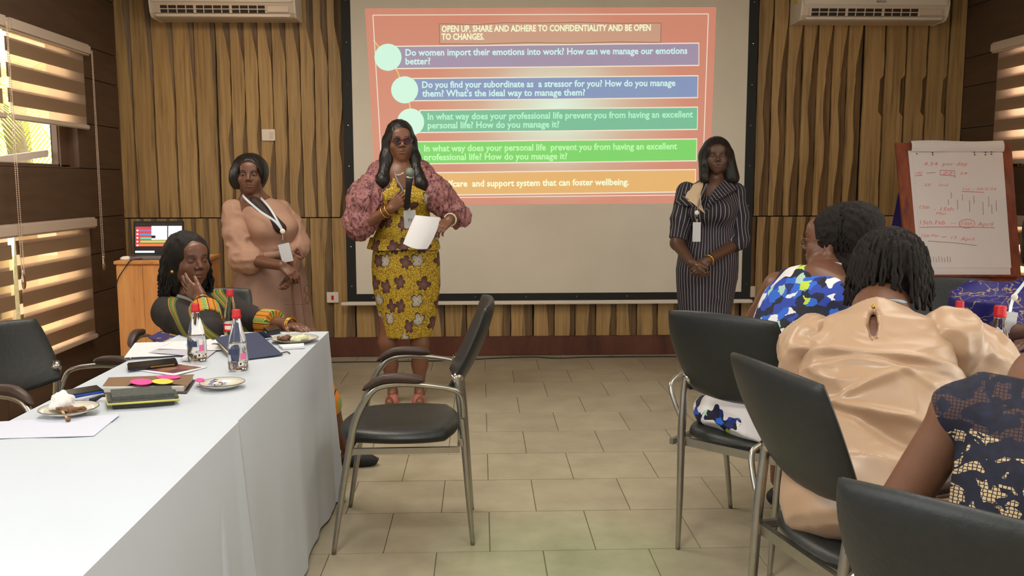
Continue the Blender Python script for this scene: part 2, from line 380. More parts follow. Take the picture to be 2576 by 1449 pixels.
def blind(X, sgn, y0, y1, ztop, zbot, lab, drop=None, chain_at=None, chain_z=None):
    """zebra roller blind: two layers of alternating opaque and sheer bands, head rail, bottom rail, bead chain"""
    xw = X-sgn*.03; t = thing('zebra_blind', lab, 'blind', (xw, (y0+y1)/2, zbot), 0)
    hr = MB(); a, b = sorted((X-sgn*.002, X-sgn*.075)); hr.box((a, y0, ztop-.075), (b, y1, ztop), .012); sub(t, 'headrail', hr, M_rail, False)
    brz = zbot; sub(t, 'bottom_rail', MB().box((min(xw, xw-sgn*.022)-.002, y0+.02, brz), (max(xw, xw-sgn*.022)+.002, y1-.04, brz+.032), .006), M_rail)
    zt = ztop-.075; pit = .147
    for lay, off in ((0, 0.), (1, .018)):
        z = zt; x = xw-sgn*.006+sgn*lay*.02; k = 0
        op = .083; sh = pit-op; zz = zt+.02+off
        while zz > brz+.03:
            z1 = min(zt, zz); z0 = max(brz+.03, zz-sh)
            if z1-z0 > .002: sub(t, 'sheer_band', MB().box((x-.0007, y0+.03, z0), (x+.0007, y1-.05, z1)), M_sheer)
            z1 = min(zt, zz-sh); z0 = max(brz+.03, zz-pit)
            if z1-z0 > .002: sub(t, 'opaque_band', MB().box((x-.001, y0+.03, z0), (x+.001, y1-.05, z1)), M_opq)
            zz -= pit
    if chain_at is not None:
        cz = chain_z; mb = MB(); xx = X-sgn*.085
        for dy in (-.012, .014):
            n = int((ztop-.05-cz)/.0125)
            for i in range(n):
                z = ztop-.05-(i+.5)*(ztop-.05-cz)/n; mb.sph((xx, chain_at+dy*min(1, .5+i/n), z), .0036, 4)
            mb.tube([(xx, chain_at+dy*.5, ztop-.04), (xx, chain_at+dy, cz)], .0012, 5)
        tag(mb.build('bead_chain', M_chain, t), kind='stuff')
        sub(t, 'chain_weight', MB().lathe([(.002, .1), (.009, .07), (.02, .03), (.022, .012), (.016, -.012), (.003, -.022)], (xx, chain_at, cz-.06), 12, .5, 1), M_chromeb, True)
    return t
for b in LB[-4:]:
    for z in WZ: window(XL, -1, b, z)
for b in LB[:2]:
    for z in WZ: window(XL, -1, b, z)
for b in RB[3:]:
    for z in WZ: window(XR, 1, b, z)
blind(XL, -1, 5.37, 6.44, 2.325, 1.745, 'upper striped blind on left wall near the corner, raised above a view of palm leaves', chain_at=6.42, chain_z=.84)
blind(XL, -1, 5.345, 6.385, 1.14, .29, 'lower striped blind on left wall beside wooden podium, fully down', chain_at=None)
blind(XL, -1, 4.2, 5.35, 2.325, 1.745, 'upper striped blind at left picture edge, mostly out of view', chain_at=5.30, chain_z=.84)
blind(XL, -1, 4.2, 5.335, 1.14, .29, 'lower striped blind at left picture edge, behind black armchair', chain_at=None)
for k in range(2):
    y = 2.95-1.2*k
    blind(XL, -1, y-.0, y+1.1, 2.325, 1.48, 'upper striped blind out of view on left wall'+[' by the armchair', ' nearer the camera'][k])
    blind(XL, -1, y-.0, y+1.1, 1.14, .29, 'lower striped blind out of view on left wall'+[' by the armchair', ' nearer the camera'][k])
blind(XR, 1, 5.35, 6.57, 2.38, 1.50, 'upper striped blind on right wall above the flipchart, glowing yellow')
blind(XR, 1, 5.35, 6.57, 1.14, .29, 'lower striped blind on right wall behind the flipchart')
blind(XR, 1, 4.0, 5.3, 2.38, 1.50, 'upper striped blind on right wall out of view'); blind(XR, 1, 4.0, 5.3, 1.14, .29, 'lower striped blind on right wall out of view')

# palms outside the left windows, a hedge beyond
M_leafp = mat('palm_leaf', (196, 204, 96), .5, var=.2, vs=3.); M_trunk = mat('palm_trunk', (120, 104, 80), .9, var=.2, vs=20.)
def palm(x, y, zc, lab, seed, size=2.2):
    r = random.Random(seed); t = thing('palm_tree', lab, 'palm', (x, y, -1.0)); sub(t, 'trunk', MB().tube([(x, y, -1), (x+.1, y+.05, zc*.5), (x, y, zc)], [.16, .13, .11], 10, sub=4), M_trunk, True)
    for k in range(17):
        a = 2*PI*k/17+r.uniform(-.2, .2); el = r.uniform(.05, 1.0); L = size*r.uniform(.8, 1.1); P = []
        for i in range(13):
            s = i/12; P.append(np.array([x+math.cos(a)*L*s*math.cos(el*.6), y+math.sin(a)*L*s*math.cos(el*.6), zc+L*(math.sin(el)*s-.75*s*s)]))
        mb = MB().tube(P, [.014-.011*i/12 for i in range(13)], 4)
        for i in range(1, 12):
            for q in range(3):
                f = i+q/3.; i0 = int(f); 
                if i0 >= 12: continue
                p = P[i0]*(1-(f-i0))+P[i0+1]*(f-i0); d = P[i0+1]-P[i0]; d /= np.linalg.norm(d); sd = np.cross(d, [0, 0, 1.]); sd /= np.linalg.norm(sd)+1e-9
                l = .5*math.sin(PI*min(1, .12+f/13.))*(size/2.2)
                for g in (-1, 1):
                    e = p+(sd*g*.75+d*.5)*l+np.array([0, 0, -.55*l]); m_ = (p+e)/2+np.array([0, 0, .07*l]); w = d*.011
                    mb.add([p-w, p+w, m_+w*1.6, m_-w*1.6, e], [[0, 1, 2, 3], [3, 2, 4]])
        mb.build('frond', M_leafp, t)
palm(-5.8, 11.4, 2.3, 'yellow-green palm seen through the gap under the upper left blind', 1, 2.4)
palm(-10.5, 10.2, 2.0, 'second yellow-green palm outside the left window, nearer the picture edge', 5, 2.4)
palm(-9.5, 19.0, 3.6, 'farther palm behind the others outside the left window', 9, 3.0)
tag(MB().box((-30, -12, -1.4), (XL-.4, 30, -1.0)).build('ground_outside', mat('grass_outside', (150, 160, 90), .9, var=.2)), kind='structure')

# ------------------------------------------------------------------ wall fittings
for n_, (x0, y0, x1, y1, lab, red) in enumerate([(659, 325, 691, 354, 'white switch plate on the plywood wall above the woman in beige', 0),
        (822, 735, 851, 762, 'white wall socket with red rocker left of the screen', 1), (1868, 720, 1900, 748, 'white wall socket with red rocker right of the screen', 1)]):
    a = at(x0, y1, YB-.03); b = at(x1, y0, YB-.03); t = thing('wall_socket' if red else 'light_switch', lab, 'socket' if red else 'switch', ((a[0]+b[0])/2, YB-.02, (a[2]+b[2])/2))
    sub(t, 'plate', MB().box((a[0], YB-.028, a[2]), (b[0], YB-.012, b[2]), .003), M_white)
    c = ((a[0]+b[0])/2, (a[2]+b[2])/2)
    if red: sub(t, 'rocker', MB().box((c[0]-.009, YB-.034, c[1]-.018), (c[0]+.009, YB-.026, c[1]+.016), .002), M_red)
    else: sub(t, 'rocker', MB().box((c[0]+.008, YB-.032, c[1]-.024), (c[0]+.036, YB-.026, c[1]+.024), .002), M_whitew)
def aircon(px0, px1, y, lab, mirror=False):
    xa = at(px0, y, 6.86)[0]; xb = at(px1, y, 6.86)[0]; z0 = 2.585; z1 = 2.90; yf = 6.83; yb = YB-.012
    t = thing('air_conditioner', lab, 'air conditioner', ((xa+xb)/2, yb, z0))
    prof = [(yb, z0+.0), (yb, z1), (yf+.02, z1), (yf-.015, z1-.02), (yf-.02, z0+.12), (yf-.012, z0+.085), (yf+.0, z0+.035), (yf+.03, z0+.006), (yf+.06, z0)]
    n = len(prof); V = [(xa+.012, p, q) for p, q in prof]+[(xb-.012, p, q) for p, q in prof]
    sub(t, 'body', MB().add(V, [list(range(n)), [n+i for i in range(n)][::-1]]+[[i, n+i, n+(i+1) % n, (i+1) % n] for i in range(n)]), M_whitew)
    for s_, x in ((0, xa), (1, xb-.014)):
        sub(t, 'side_cover', MB().prism([(x, p-.004 if p < yb else p, q-.004) for p, q in prof], (.014, 0, 0)), M_white)
    sub(t, 'front_panel', MB().box((xa+.018, yf-.034, z0+.105), (xb-.018, yf-.014, z1-.01), .006), M_white)
    L = xb-xa; x0 = xa+.07; x1 = xa+L*.80
    v = MB().add([(x0, yf-.0135, z0+.082), (x1, yf-.0135, z0+.082), (x1, yf-.003, z0+.030), (x0, yf-.003, z0+.030)], [[0, 1, 2, 3]]); sub(t, 'outlet', v, mat('vent_dark', (52, 44, 40), .8))
    for k in range(13):
        x = x0+(x1-x0)*k/12; w = .010 if k % 4 == 0 else .0035
        sub(t, 'vane', MB().add([(x-w, yf-.019, z0+.084), (x+w, yf-.019, z0+.084), (x+w, yf-.008, z0+.028), (x-w, yf-.008, z0+.028), (x-w, yf, z0+.084), (x+w, yf, z0+.084), (x+w, yf+.01, z0+.028), (x-w, yf+.01, z0+.028)],
            [[0, 1, 2, 3], [4, 7, 6, 5], [0, 3, 7, 4], [1, 5, 6, 2], [0, 4, 5, 1], [3, 2, 6, 7]]), M_whitew)
    sub(t, 'louvre', MB().box((x0, yf-.020, z0+.052), (x1, yf-.008, z0+.058)), M_whitew)
    sub(t, 'lower_lip', MB().box((xa+.04, yf-.008, z0+.004), (xb-.04, yf+.05, z0+.022), .006), M_white)
    sub(t, 'display', MB().box((x1+.01, yf-.019, z0+.035), (xb-.05, yf-.006, z0+.078), .003), M_whitew)
    return t, (xa+xb)/2
aircon(380, 746, 20, 'white wall air conditioner at top left, over the plywood beside the dark corner')
ac, cx = aircon(2010, 2380, 30, 'white wall air conditioner at top right, above the flipchart')
text_mesh('brand_mark', 'ROCH', (cx+.0, 6.795, 2.708), (1, 0, 0), (0, 0, 1), .014, mat('mark_grey', (60, 54, 52), .5), ac, width=.07, bold=.03)
sub(ac, 'sticker', MB().box((at(2012, 0, 6.86)[0]-.004, 6.9, 2.72), (at(2012, 0, 6.86)[0]+.001, 6.98, 2.80)), mat('yellow_sticker', (222, 200, 90), .5))

# ------------------------------------------------------------------ projection screen and slide
YS = 6.985
def ps(x, y, d=0.): return at(x, y, YS-d)
sx0, sx1 = -1.045, 2.138; sz0, sz1 = .432, 2.98
scr = thing('projection_screen', 'large white projection screen with black border showing a red slide of questions', 'screen', ((sx0+sx1)/2, YS, sz0))
sub(scr, 'fabric', MB().box((sx0, YS, sz0+.01), (sx1, YS+.012, sz1)), M_fab)
bw = .072
sub(scr, 'border', MB().box((sx0, YS-.004, sz0+.02), (sx0+bw, YS-.0005, sz1)), M_black)
sub(scr, 'border', MB().box((sx1-bw, YS-.004, sz0+.02), (sx1, YS-.0005, sz1)), M_black)
sub(scr, 'border', MB().box((sx0+bw, YS-.004, sz0+.02), (sx1-bw, YS-.0005, sz0+.02+.058)), M_black)
sub(scr, 'border', MB().box((sx0+bw, YS-.004, sz1-.05), (sx1-bw, YS-.0005, sz1)), M_black)
sub(scr, 'bottom_rail', MB().box((sx0-.05, YS-.012, sz0-.012), (sx1+.02, YS+.02, sz0+.014), .005), M_white)
sub(scr, 'top_case', MB().box((sx0-.08, YS-.05, sz1), (sx1+.08, YS+.06, sz1+.1), .01), M_white)
riv = MB()
for k in range(9):
    for x in (sx0+.036, sx1-.036): riv.sph((x, YS-.005, sz0+.14+.31*k), .006, 5)
for k in range(8): riv.sph((sx0+.2+.4*k, YS-.005, sz0+.05), .006, 5)
tag(riv.build('rivets', M_chromeb, scr), kind='stuff')
def lit(name, col, e=.78):                                           # light thrown on the white fabric: fabric base, coloured glow
    m = mat(name, (150, 145, 135), .95, emit=e, spec=0); m.node_tree.nodes['Principled BSDF'].inputs['Emission Color'].default_value = lin(col); m.node_tree.nodes['Principled BSDF'].inputs['Emission Strength'].default_value = e*1.02; return m
def quad(name, pts, d, m, parent): return mesh(name, [ps(x, y, d) for x, y in pts], [[3, 2, 1, 0]], m, parent)
def slide_mat():                                                     # the slide's own pale centre and red rim
    s = N('slide_ground'); v = s.coord('Object'); c = s.n('TexNoise', Scale=1.2, Detail=2.); s.l(v, c.inputs['Vector'])
    sp = s.n('SeparateXYZ'); s.l(v, sp.inputs[0])
    dx = s.math('MULTIPLY', s.math('SUBTRACT', sp.outputs[0], .05), .98); dz = s.math('MULTIPLY', s.math('SUBTRACT', sp.outputs[2], 1.50), 1.25)
    r = s.math('SQRT', s.math('ADD', s.math('MULTIPLY', dx, dx), s.math('MULTIPLY', dz, dz)))
    r2 = s.math('ADD', r, s.math('MULTIPLY', s.math('SUBTRACT', c.outputs['Fac'], .5), .25))
    col = s.ramp(r2, [(.0, lin((222, 250, 232))), (.28, lin((214, 214, 190))), (.62, lin((206, 160, 136))), (.95, lin((208, 122, 100))), (1.0, lin((206, 118, 98)))])
    dim = s.n('HueSaturation', Value=.3); s.l(col, dim.inputs['Color'])
    s.b.inputs['Base Color'].default_value = lin((150, 145, 135)); s.l(col, s.b.inputs['Emission Color']); s.b.inputs['Emission Strength'].default_value = .80; s.b.inputs['Roughness'].default_value = 1; s.b.inputs['Specular IOR Level'].default_value = 0
    return s.m
slide = quad('slide', [(918, 21), (1802, 18), (1783, 512), (948, 516)], .0012, slide_mat(), scr)
tag(slide, 'projected slide with red background')
S_wht = lit('slide_white', (214, 232, 214), .8); S_line = lit('slide_line', (240, 226, 206), .8)
bars = [((998, 118), (1757, 110), (1757, 163), (998, 171), (150, 134, 172)), ((1040, 199), (1755, 192), (1754, 244), (1036, 252), (104, 140, 196)),
        ((1058, 279), (1754, 271), (1753, 324), (1050, 332), (70, 190, 150)), ((1050, 358), (1752, 351), (1751, 403), (1044, 411), (84, 218, 84)),
        ((1005, 437), (1749, 428), (1748, 481), (1005, 491), (236, 176, 92))]
for i, (a, b, c, d, col) in enumerate(bars):
    quad('slide_bar', [(a[0]-3, a[1]-3), (b[0]+2, b[1]-3), (c[0]+2, c[1]+3), (d[0]-3, d[1]+3)], .0018, S_line, slide)
    quad('slide_bar', [a, b, c, d], .0024, lit('bar_colour_%d' % i, col, .74), slide)
def strip(pts, w, d, m, name='slide_line'):
    for (x0, y0), (x1, y1) in zip(pts[:-1], pts[1:]):
        L = math.hypot(x1-x0, y1-y0); nx, ny = -(y1-y0)/L*w/2, (x1-x0)/L*w/2
        quad(name, [(x0-nx, y0-ny), (x1-nx, y1-ny), (x1+nx, y1+ny), (x0+nx, y0+ny)], d, m, slide)
strip([(938, 38), (1782, 35), (1766, 490), (965, 499), (938, 38)], 2.2, .002, S_line)
strip([(939, 100), (1000, 180), (1030, 262), (1045, 340), (1040, 420), (1000, 470)], 3, .0014, lit('slide_yellow', (236, 196, 100)))
strip([(1105, 60), (1200, 62), (1270, 57), (1340, 58), (1460, 56), (1560, 59), (1663, 58), (1662, 107), (1560, 105), (1440, 109), (1330, 107), (1210, 111), (1106, 110), (1105, 60)], 2, .0022, lit('slide_brown', (150, 96, 76), .6))
quad('slide_banner', [(1106, 60), (1663, 58), (1662, 107), (1107, 110)], .0017, lit('banner_fill', (204, 150, 126), .74), slide)
for cx_, cy_ in ((976, 144), (1018, 226), (1033, 307), (1023, 388), (998, 470)):
    P = [(cx_+34*math.cos(2*PI*k/40), cy_+34*math.sin(2*PI*k/40)) for k in range(40)]
    mesh('slide_circle', [ps(x, y, .0030) for x, y in P], [list(range(40))], lit('slide_mint', (196, 244, 222), .86), slide)
def line(txt, x0, y0, x1, y1, cap, col=S_wht, bold=.024):
    a, b = ps(x0, y0, .0036), ps(x1, y1, .0036); d = b-a; L = np.linalg.norm(d)
    text_mesh('slide_text', txt, a, d/L, (0, 0, 1), cap*(YS/F0)*1.0, col, slide, width=L, bold=bold)
S_cy = lit('slide_text_cyan', (196, 240, 236), .85); S_gr = lit('slide_text_green', (166, 240, 200), .85); S_gr2 = lit('slide_text_pale_green', (176, 248, 170), .85); S_cr = lit('slide_text_cream', (238, 246, 206), .9)
line('OPEN UP, SHARE AND ADHERE TO CONFIDENTIALITY AND BE OPEN', 1111, 80, 1637, 77, 14.5, S_cr)
line('TO CHANGES.', 1111, 100, 1218, 99.5, 14.5, S_cr)
line('Do women import their emotions into work? How can we manage our emotions', 1020, 140, 1729, 135, 15.5, S_cy)
line('better?', 1020, 162, 1083, 161.5, 15.5, S_cy)
line('Do you find your subordinate as  a stressor for you? How do you manage', 1062, 221, 1699, 216, 15.5, S_cy)
line('them? What\'s the ideal way to manage them?', 1062, 243, 1472, 240, 15.5, S_cy)
line('In what way does your professional life prevent you from having an excellent', 1076, 301, 1743, 295, 15.5, S_gr, .022)
line('personal life? How do you manage it?', 1076, 323, 1407, 320, 15.5, S_gr, .022)
line('In what way does your personal life  prevent you from having an excellent', 1067, 381, 1703, 375, 15.5, S_gr2, .022)
line('professional life? How do you manage it?', 1067, 403, 1427, 400, 15.5, S_gr2, .022)
line('Selfcare  and support system that can foster wellbeing.', 1108, 470, 1582, 465, 15.5, S_cr)

# cable along the floor
cb = [onz(x, y, .004) for x, y in ((640, 915), (760, 912), (850, 911), (1000, 909), (1130, 907), (1250, 901), (1340, 898), (1400, 901), (1500, 898), (1700, 897), (1900, 897), (2100, 899))]
tag(MB().tube(cb, .004, 6, sub=4).build('floor_cable', M_black, None, True), 'thin black cable lying along the floor in front of the baseboard', 'cable')
# ceiling lamps (out of view), added wall spot and projector
for x, y, s_ in ((-.5, 1.3, .3), (-1.2, 4.3, .25), (2.2, 3.4, .3)):
    t = thing('ceiling_lamp', 'square flush ceiling lamp '+{-.5: 'above the front tables', -1.2: 'left, above the podium side', 2.2: 'right, above the audience'}[x], 'lamp', (x, y, ZC))
    sub(t, 'lamp_frame', MB().box((x-s_-.03, y-s_-.03, 3.06), (x+s_+.03, y+s_+.03, ZC), .005), M_white); 
t = thing('added_wall_spot', 'added unseen spotlight giving the plywood wall left of the screen its warm patch', 'lamp', (-1.9, 5.3, ZC)); sub(t, 'housing', MB().lathe([(.05, .0), (.06, .02), (.06, .08)], (-1.9, 5.3, 3.02), 16, cap=False), M_white, True)  # made-up housing for the added wall spot
t = thing('projector', 'white ceiling projector hanging in front of the screen', 'projector', (.45, 2.1, 2.6))
sub(t, 'case', MB().box((.28, 1.95, 2.66), (.62, 2.2, 2.76), .02), M_white); sub(t, 'mount', MB().tube([(.45, 2.1, 2.76), (.45, 2.1, ZC)], .02, 12), M_white, True)
sub(t, 'lens', MB().tube([(.36, 2.2, 2.7), (.36, 2.23, 2.7)], .03, 16), M_black, True)
# ------------------------------------------------------------------ furniture
def pad(fn, th, q=.3, n=14, tp=8.):
    """cushion: fn(a, b) -> (centre, normal) with a, b in -1..1; half thickness th; q rounds the corners"""
    V = []; F = []; sg = [math.sin(PI/2*(2*i/n-1)) for i in range(n+1)]
    for side in (1, -1):
        b0 = len(V)
        for a in sg:
            for b in sg:
                x = a*math.sqrt(1-q*b*b); y = b*math.sqrt(1-q*a*a); c, nn = fn(x, y)
                t = th*max(0, 1-max(abs(a), abs(b))**tp)**.5; V.append(np.array(c)+np.array(nn)*t*side)
        for i in range(n):
            for j in range(n):
                f = [b0+i*(n+1)+j, b0+(i+1)*(n+1)+j, b0+(i+1)*(n+1)+j+1, b0+i*(n+1)+j+1]; F.append(f if side > 0 else f[::-1])
    return V, F
def chair(label, x, y, rz, top=.93, group=None):
    t = thing('meeting_chair', label, 'chair', (x, y, 0), rz, group)
    L = dict(local=True); dz = top-.93
    def seat(a, b):
        w = .245*(1-.06*b); X = a*w; Y = b*.235+.01
        return (X, Y, .437-.03*max(0, b-.45)**1.5-.012*(1-a*a)*(1-b*b)), (0, 0, 1)
    v, f = pad(seat, .030, .38); MB().add(v, f).build('seat', M_leather, t, True, local=True)
    def back(a, b):
        s = (b+1)/2; w = .205+.035*s; X = a*w
        return (X, -.205-.15*s-.02*math.sin(PI*s)+.045*a*a*(1-.3*s), .585+(.345+dz)*s+.008*a*a*s), (0, 1, .42)
    v, f = pad(back, .016, .22); MB().add(v, f).build('backrest', M_leather, t, True, local=True)
    for s in (-1, 1):
        p = [(s*.245, .25, 0), (s*.252, .21, .25), (s*.262, .175, .437), (s*.266, .15, .53), (s*.268, .10, .617), (s*.268, .05, .645), (s*.268, -.04, .650), (s*.268, -.13, .640), (s*.266, -.185, .63), (s*.258, -.225, .61), (s*.235, -.235, .56), (s*.208, -.236, .505)]
        MB().tube(p, [.0085, .0125, .014, .014, .0125, .0115, .011, .010, .009, .009, .009, .009], 12, sub=4).build('leg', M_chrome, t, True, local=True)
        p = [(s*.185, -.270, 0), (s*.190, -.255, .2), (s*.198, -.238, .45), (s*.20, -.222, .60), (s*.196, -.218, .665)]
        MB().tube(p, [.0085, .0125, .0155, .0145, .012], 12, sub=4).build('leg', M_chrome, t, True, local=True)
        MB().tube([(s*.196, -.222, .645), (s*.180, -.205, .66)], [.022, .02], 12).build('bracket', M_chromeb, t, True, local=True)
        def arm(a, b):
            k = (b+1)/2; Y = -.10+.23*k
            return (s*.268+a*.026*(1-.25*k), Y, .664+.010*math.sin(PI*k)-.05*max(0, k-.62)**1.5*3), (0, 0, 1)
        v, f = pad(arm, .0165, .35, 8, 5.); MB().add(v, f).build('arm_pad', M_pad, t, True, local=True)
        MB().box((s*.25-.008, -.225, .385), (s*.25+.008, .18, .407)).build('seat_frame', M_chrome, t, local=True)
    MB().box((-.255, .165, .382), (.255, .185, .408)).build('seat_frame', M_chrome, t, local=True); MB().box((-.21, -.235, .395), (.21, -.215, .425)).build('seat_frame', M_chrome, t, local=True)
    return t
G = 'black meeting chairs with steel legs'
chair('empty black armchair with brown arm pads standing alone on the open floor beside the table', -.31, 3.47, math.radians(91))
chair('black chair holding the woman in the blue floral dress, nearest the screen', 1.058, 3.283, math.radians(-44))
chair('black chair holding the woman in the beige satin blouse, middle of the right row', 1.05, 2.26, math.radians(-77))
chair('black chair cut by the bottom right corner, behind the woman in navy lace', .965, 1.46, math.radians(-48), .912)
chair('black armchair with brown arm pads at the left picture edge, drawn up to the table', -1.56, 3.33, math.radians(-109), .845)
chair('black chair behind the seated woman who rests her cheek on her hand', -1.36, 4.26, math.radians(186), .845)

# tables with cloths
def table(lab, x0, x1, y0, y1, z=.742):
    t = thing('folding_table', lab, 'table', ((x0+x1)/2, (y0+y1)/2, 0))
    sub(t, 'tabletop', MB().box((x0, y0, z-.03), (x1, y1, z), .005), mat('table_laminate', (150, 130, 105), .5))
    for x in (x0+.05, x1-.05):
        for y in (y0+.1, y1-.1): sub(t, 'leg', MB().tube([(x, y, 0), (x, y, z-.03)], .015, 10), M_chrome, True)
table('table under the white cloth, far half of the left row', -1.25, -.66, 2.42, 3.78)
table('table under the white cloth, near half of the left row', -1.25, -.66, .6, 2.38)
table('table under the white cloth at the right side', 1.47, 1.98, .8, 3.2)
def cloth(lab, x0, x1, y0, y1, z, hem, seed, amp=.02, creases=(), ends=(1, 1)):
    """top and hanging sides in one sheet; folds grow towards the hem"""
    r = random.Random(seed); ph = [r.uniform(0, 6) for _ in range(8)]
    per = []; n = 26
    def edge(a, b, k): return [(a[0]+(b[0]-a[0])*i/k, a[1]+(b[1]-a[1])*i/k) for i in range(k)]
    ny = int((y1-y0)/.025); nx = int((x1-x0)/.03)
    per = edge((x1, y0), (x1, y1), ny)+edge((x1, y1), (x0, y1), nx)+edge((x0, y1), (x0, y0), ny)+edge((x0, y0), (x1, y0), nx)
    V = []; F = []; m = len(per); cx, cy = (x0+x1)/2, (y0+y1)/2; K = 22; s = 0; S = []
    for i, p in enumerate(per):
        S.append(s); q = per[(i+1) % m]; s += math.hypot(q[0]-p[0], q[1]-p[1])
    TT = s
    for k in range(K+1):
        h = k/K
        for i, (px, py) in enumerate(per):
            a, b = per[i-1], per[(i+1) % m]; tx, ty = b[0]-a[0], b[1]-a[1]; l = math.hypot(tx, ty); nx_, ny_ = ty/l, -tx/l
            u = S[i]; f = math.sin(u*9.5+ph[0]+.6*math.sin(u*3+ph[1]))*.55+math.sin(u*22+ph[2]+math.sin(u*5))*.28+math.sin(u*41+ph[3])*.12
            cr = 1 if min(abs(px-x0), abs(px-x1)) < .04 and min(abs(py-y0), abs(py-y1)) < .04 else 0
            o = .018*h+amp*f*h**1.1+cr*.035*h
            dz = 0 if k else 0
            V.append((px+nx_*o, py+ny_*o, z-(z-hem)*h))
    for k in range(K):
        for i in range(m):
            j = (i+1) % m; F.append([k*m+i, (k+1)*m+i, (k+1)*m+j, k*m+j])
    tv = []; b0 = len(V); NX, NY = 20, max(20, int((y1-y0)/.02))
    for i in range(NX+1):
        for j in range(NY+1):
            x = x0+(x1-x0)*i/NX; y = y0+(y1-y0)*j/NY; c = 0
            e = min((x-x0)/(x1-x0), (x1-x)/(x1-x0), (y-y0)/.1, (y1-y)/.1, .1)*10
            for cy_, ch in creases: c += ch*math.exp(-((y-cy_-.01*math.sin(x*9))/.008)**2)
            V.append((x, y, z+(c+.0010*math.sin(x*31+y*17+ph[5]))*max(0, e)))
    for i in range(NX):
        for j in range(NY): F.append([b0+i*(NY+1)+j, b0+(i+1)*(NY+1)+j, b0+(i+1)*(NY+1)+j+1, b0+i*(NY+1)+j+1])
    o = mesh('tablecloth', V, F, M_cloth, None, True); tag(o, lab, 'tablecloth')
cloth('white tablecloth over the far half of the left table row, under the bottles', -1.262, -.65, 2.12, 3.79, .748, .012, 2, .016, ((2.9, .0015), (3.35, .001)))
cloth('white tablecloth over the near half of the left table row, overlapping the far one', -1.268, -.643, .5, 2.335, .7515, .012, 5, .018, ((2.15, .002), (1.85, .0012)))
cloth('white tablecloth over the right hand table, mostly hidden behind the women', 1.46, 1.99, .7, 3.21, .748, .03, 8, .016)
TZ = .7495
def px(*pts, z=TZ): return [onz(a, b, z) for a, b in pts]
def sheet(name, lab, cat, pts, m, z=TZ+.001, th=.0012, parent=None, group=None):
    P = [onz(a, b, z) for a, b in pts]; c = sum(P)/len(P)
    o = MB().prism(P, (0, 0, th)).build(name, m, parent)
    if parent is None: tag(o, lab, cat, group)
    return o
# sheets of paper
sheet('paper_sheet', 'large white paper sheet at the near left of the table', 'paper', [(302, 1043), (236, 1097), (-60, 1105), (-10, 1062)], mat('bluish_paper', (204, 208, 226), .7), .7535)
M_pap2 = mat('grey_paper', (186, 184, 198), .7)
pp = thing('paper_stack', 'loose stack of white papers at the far left edge of the table', 'paper', onz(420, 885, TZ))
for k, (pts, m) in enumerate([([(312, 906), (340, 868), (480, 858), (486, 893)], M_paper), ([(372, 890), (425, 866), (560, 868), (520, 898)], M_pap2), ([(395, 880), (440, 862), (530, 850), (560, 878)], M_paper), ([(530, 862), (560, 842), (640, 840), (640, 866)], M_paper)]):
    P = [onz(a, b, TZ+.002+.0035*k) for a, b in pts]; n = 8; V = []; F = []
    for i in range(n+1):
        for j in range(n+1):
            u, v = i/n, j/n; q = (P[0]*(1-u)+P[3]*u)*(1-v)+(P[1]*(1-u)+P[2]*u)*v
            V.append(q+np.array([0, 0, .018*max(0, (1-u)-.5)*(k == 0)+.004*math.sin(u*3+k)]))
    F = [[i*(n+1)+j, (i+1)*(n+1)+j, (i+1)*(n+1)+j+1, i*(n+1)+j+1] for i in range(n) for j in range(n)]
    mesh('paper', V, F, m, pp, True)
sheet('paper', '', '', [(455, 897), (470, 889), (505, 891), (500, 902)], mat('violet_cover', (70, 56, 140), .4), TZ+.001, .002, pp)
b = sheet('brochure', 'glossy purple brochure lying under the black phone', 'brochure', [(318, 928), (438, 945), (522, 924), (420, 910)], M_paper, TZ+.001)
bm_ = N('brochure_print'); v = bm_.coord(scale=(14, 9, 9)); n_ = bm_.n('TexNoise', Vector=v, Scale=1.4, Detail=4.)
bm_.l(bm_.ramp(n_.outputs['Fac'], [(.3, lin((66, 40, 70))), (.5, lin((120, 70, 84))), (.62, lin((150, 106, 74))), (.8, lin((176, 160, 180)))]), bm_.b.inputs['Base Color']); bm_.b.inputs['Roughness'].default_value = .3
sheet('printed_picture', '', '', [(345, 928), (436, 939), (508, 924), (425, 913)], bm_.m, TZ+.0025, .0004, b)
# notebook with sticky notes
M_kraft = mat('kraft_cover', (124, 92, 60), .6, var=.08)
nb = thing('notebook', 'brown notebook with pink and yellow sticky notes on its cover', 'notebook', onz(370, 985, TZ))
A_ = px((258, 986), (272, 962), (490, 955), (472, 988)); M_pages = mat('page_edges', (190, 186, 182), .8)
sub(nb, 'pages', MB().prism([p+np.array([0, 0, .003]) for p in px((262, 990), (276, 965), (486, 957), (462, 987))], (0, 0, .014)), M_pages)
sub(nb, 'back_cover', MB().prism([p+np.array([0, 0, .0006]) for p in px((260, 993), (274, 966), (492, 957), (470, 990))], (0, 0, .002)), mat('dark_kraft', (70, 50, 40), .6))
def cov(u, v):
    P = px((258, 986), (274, 963), (490, 955), (472, 984)); q = (P[0]*(1-u)+P[3]*u)*(1-v)+(P[1]*(1-u)+P[2]*u)*v
    return q+np.array([0, 0, .0175+.010*(1-v)*abs(math.sin(PI*u*1.0))*(u > .35)])
V, Fc = grid(cov, 14, 6); sub(nb, 'front_cover', MB().add(V, Fc), M_kraft, True)
M_pink = mat('pink_sticky', (238, 70, 150), .7); M_yel = mat('yellow_sticky', (238, 206, 70), .7)
def leafnote(cx, cy, rx, ry, m, z, lab):
    P = []
    for k in range(24):
        a = 2*PI*k/24; r = 1+.12*math.cos(2*a)*1.0
        P.append(onz(cx+rx*math.cos(a)*r, cy+ry*math.sin(a), z))
    o = MB().prism(P, (0, 0, .0015)).build('sticky_note', m, nb); o['label'] = lab
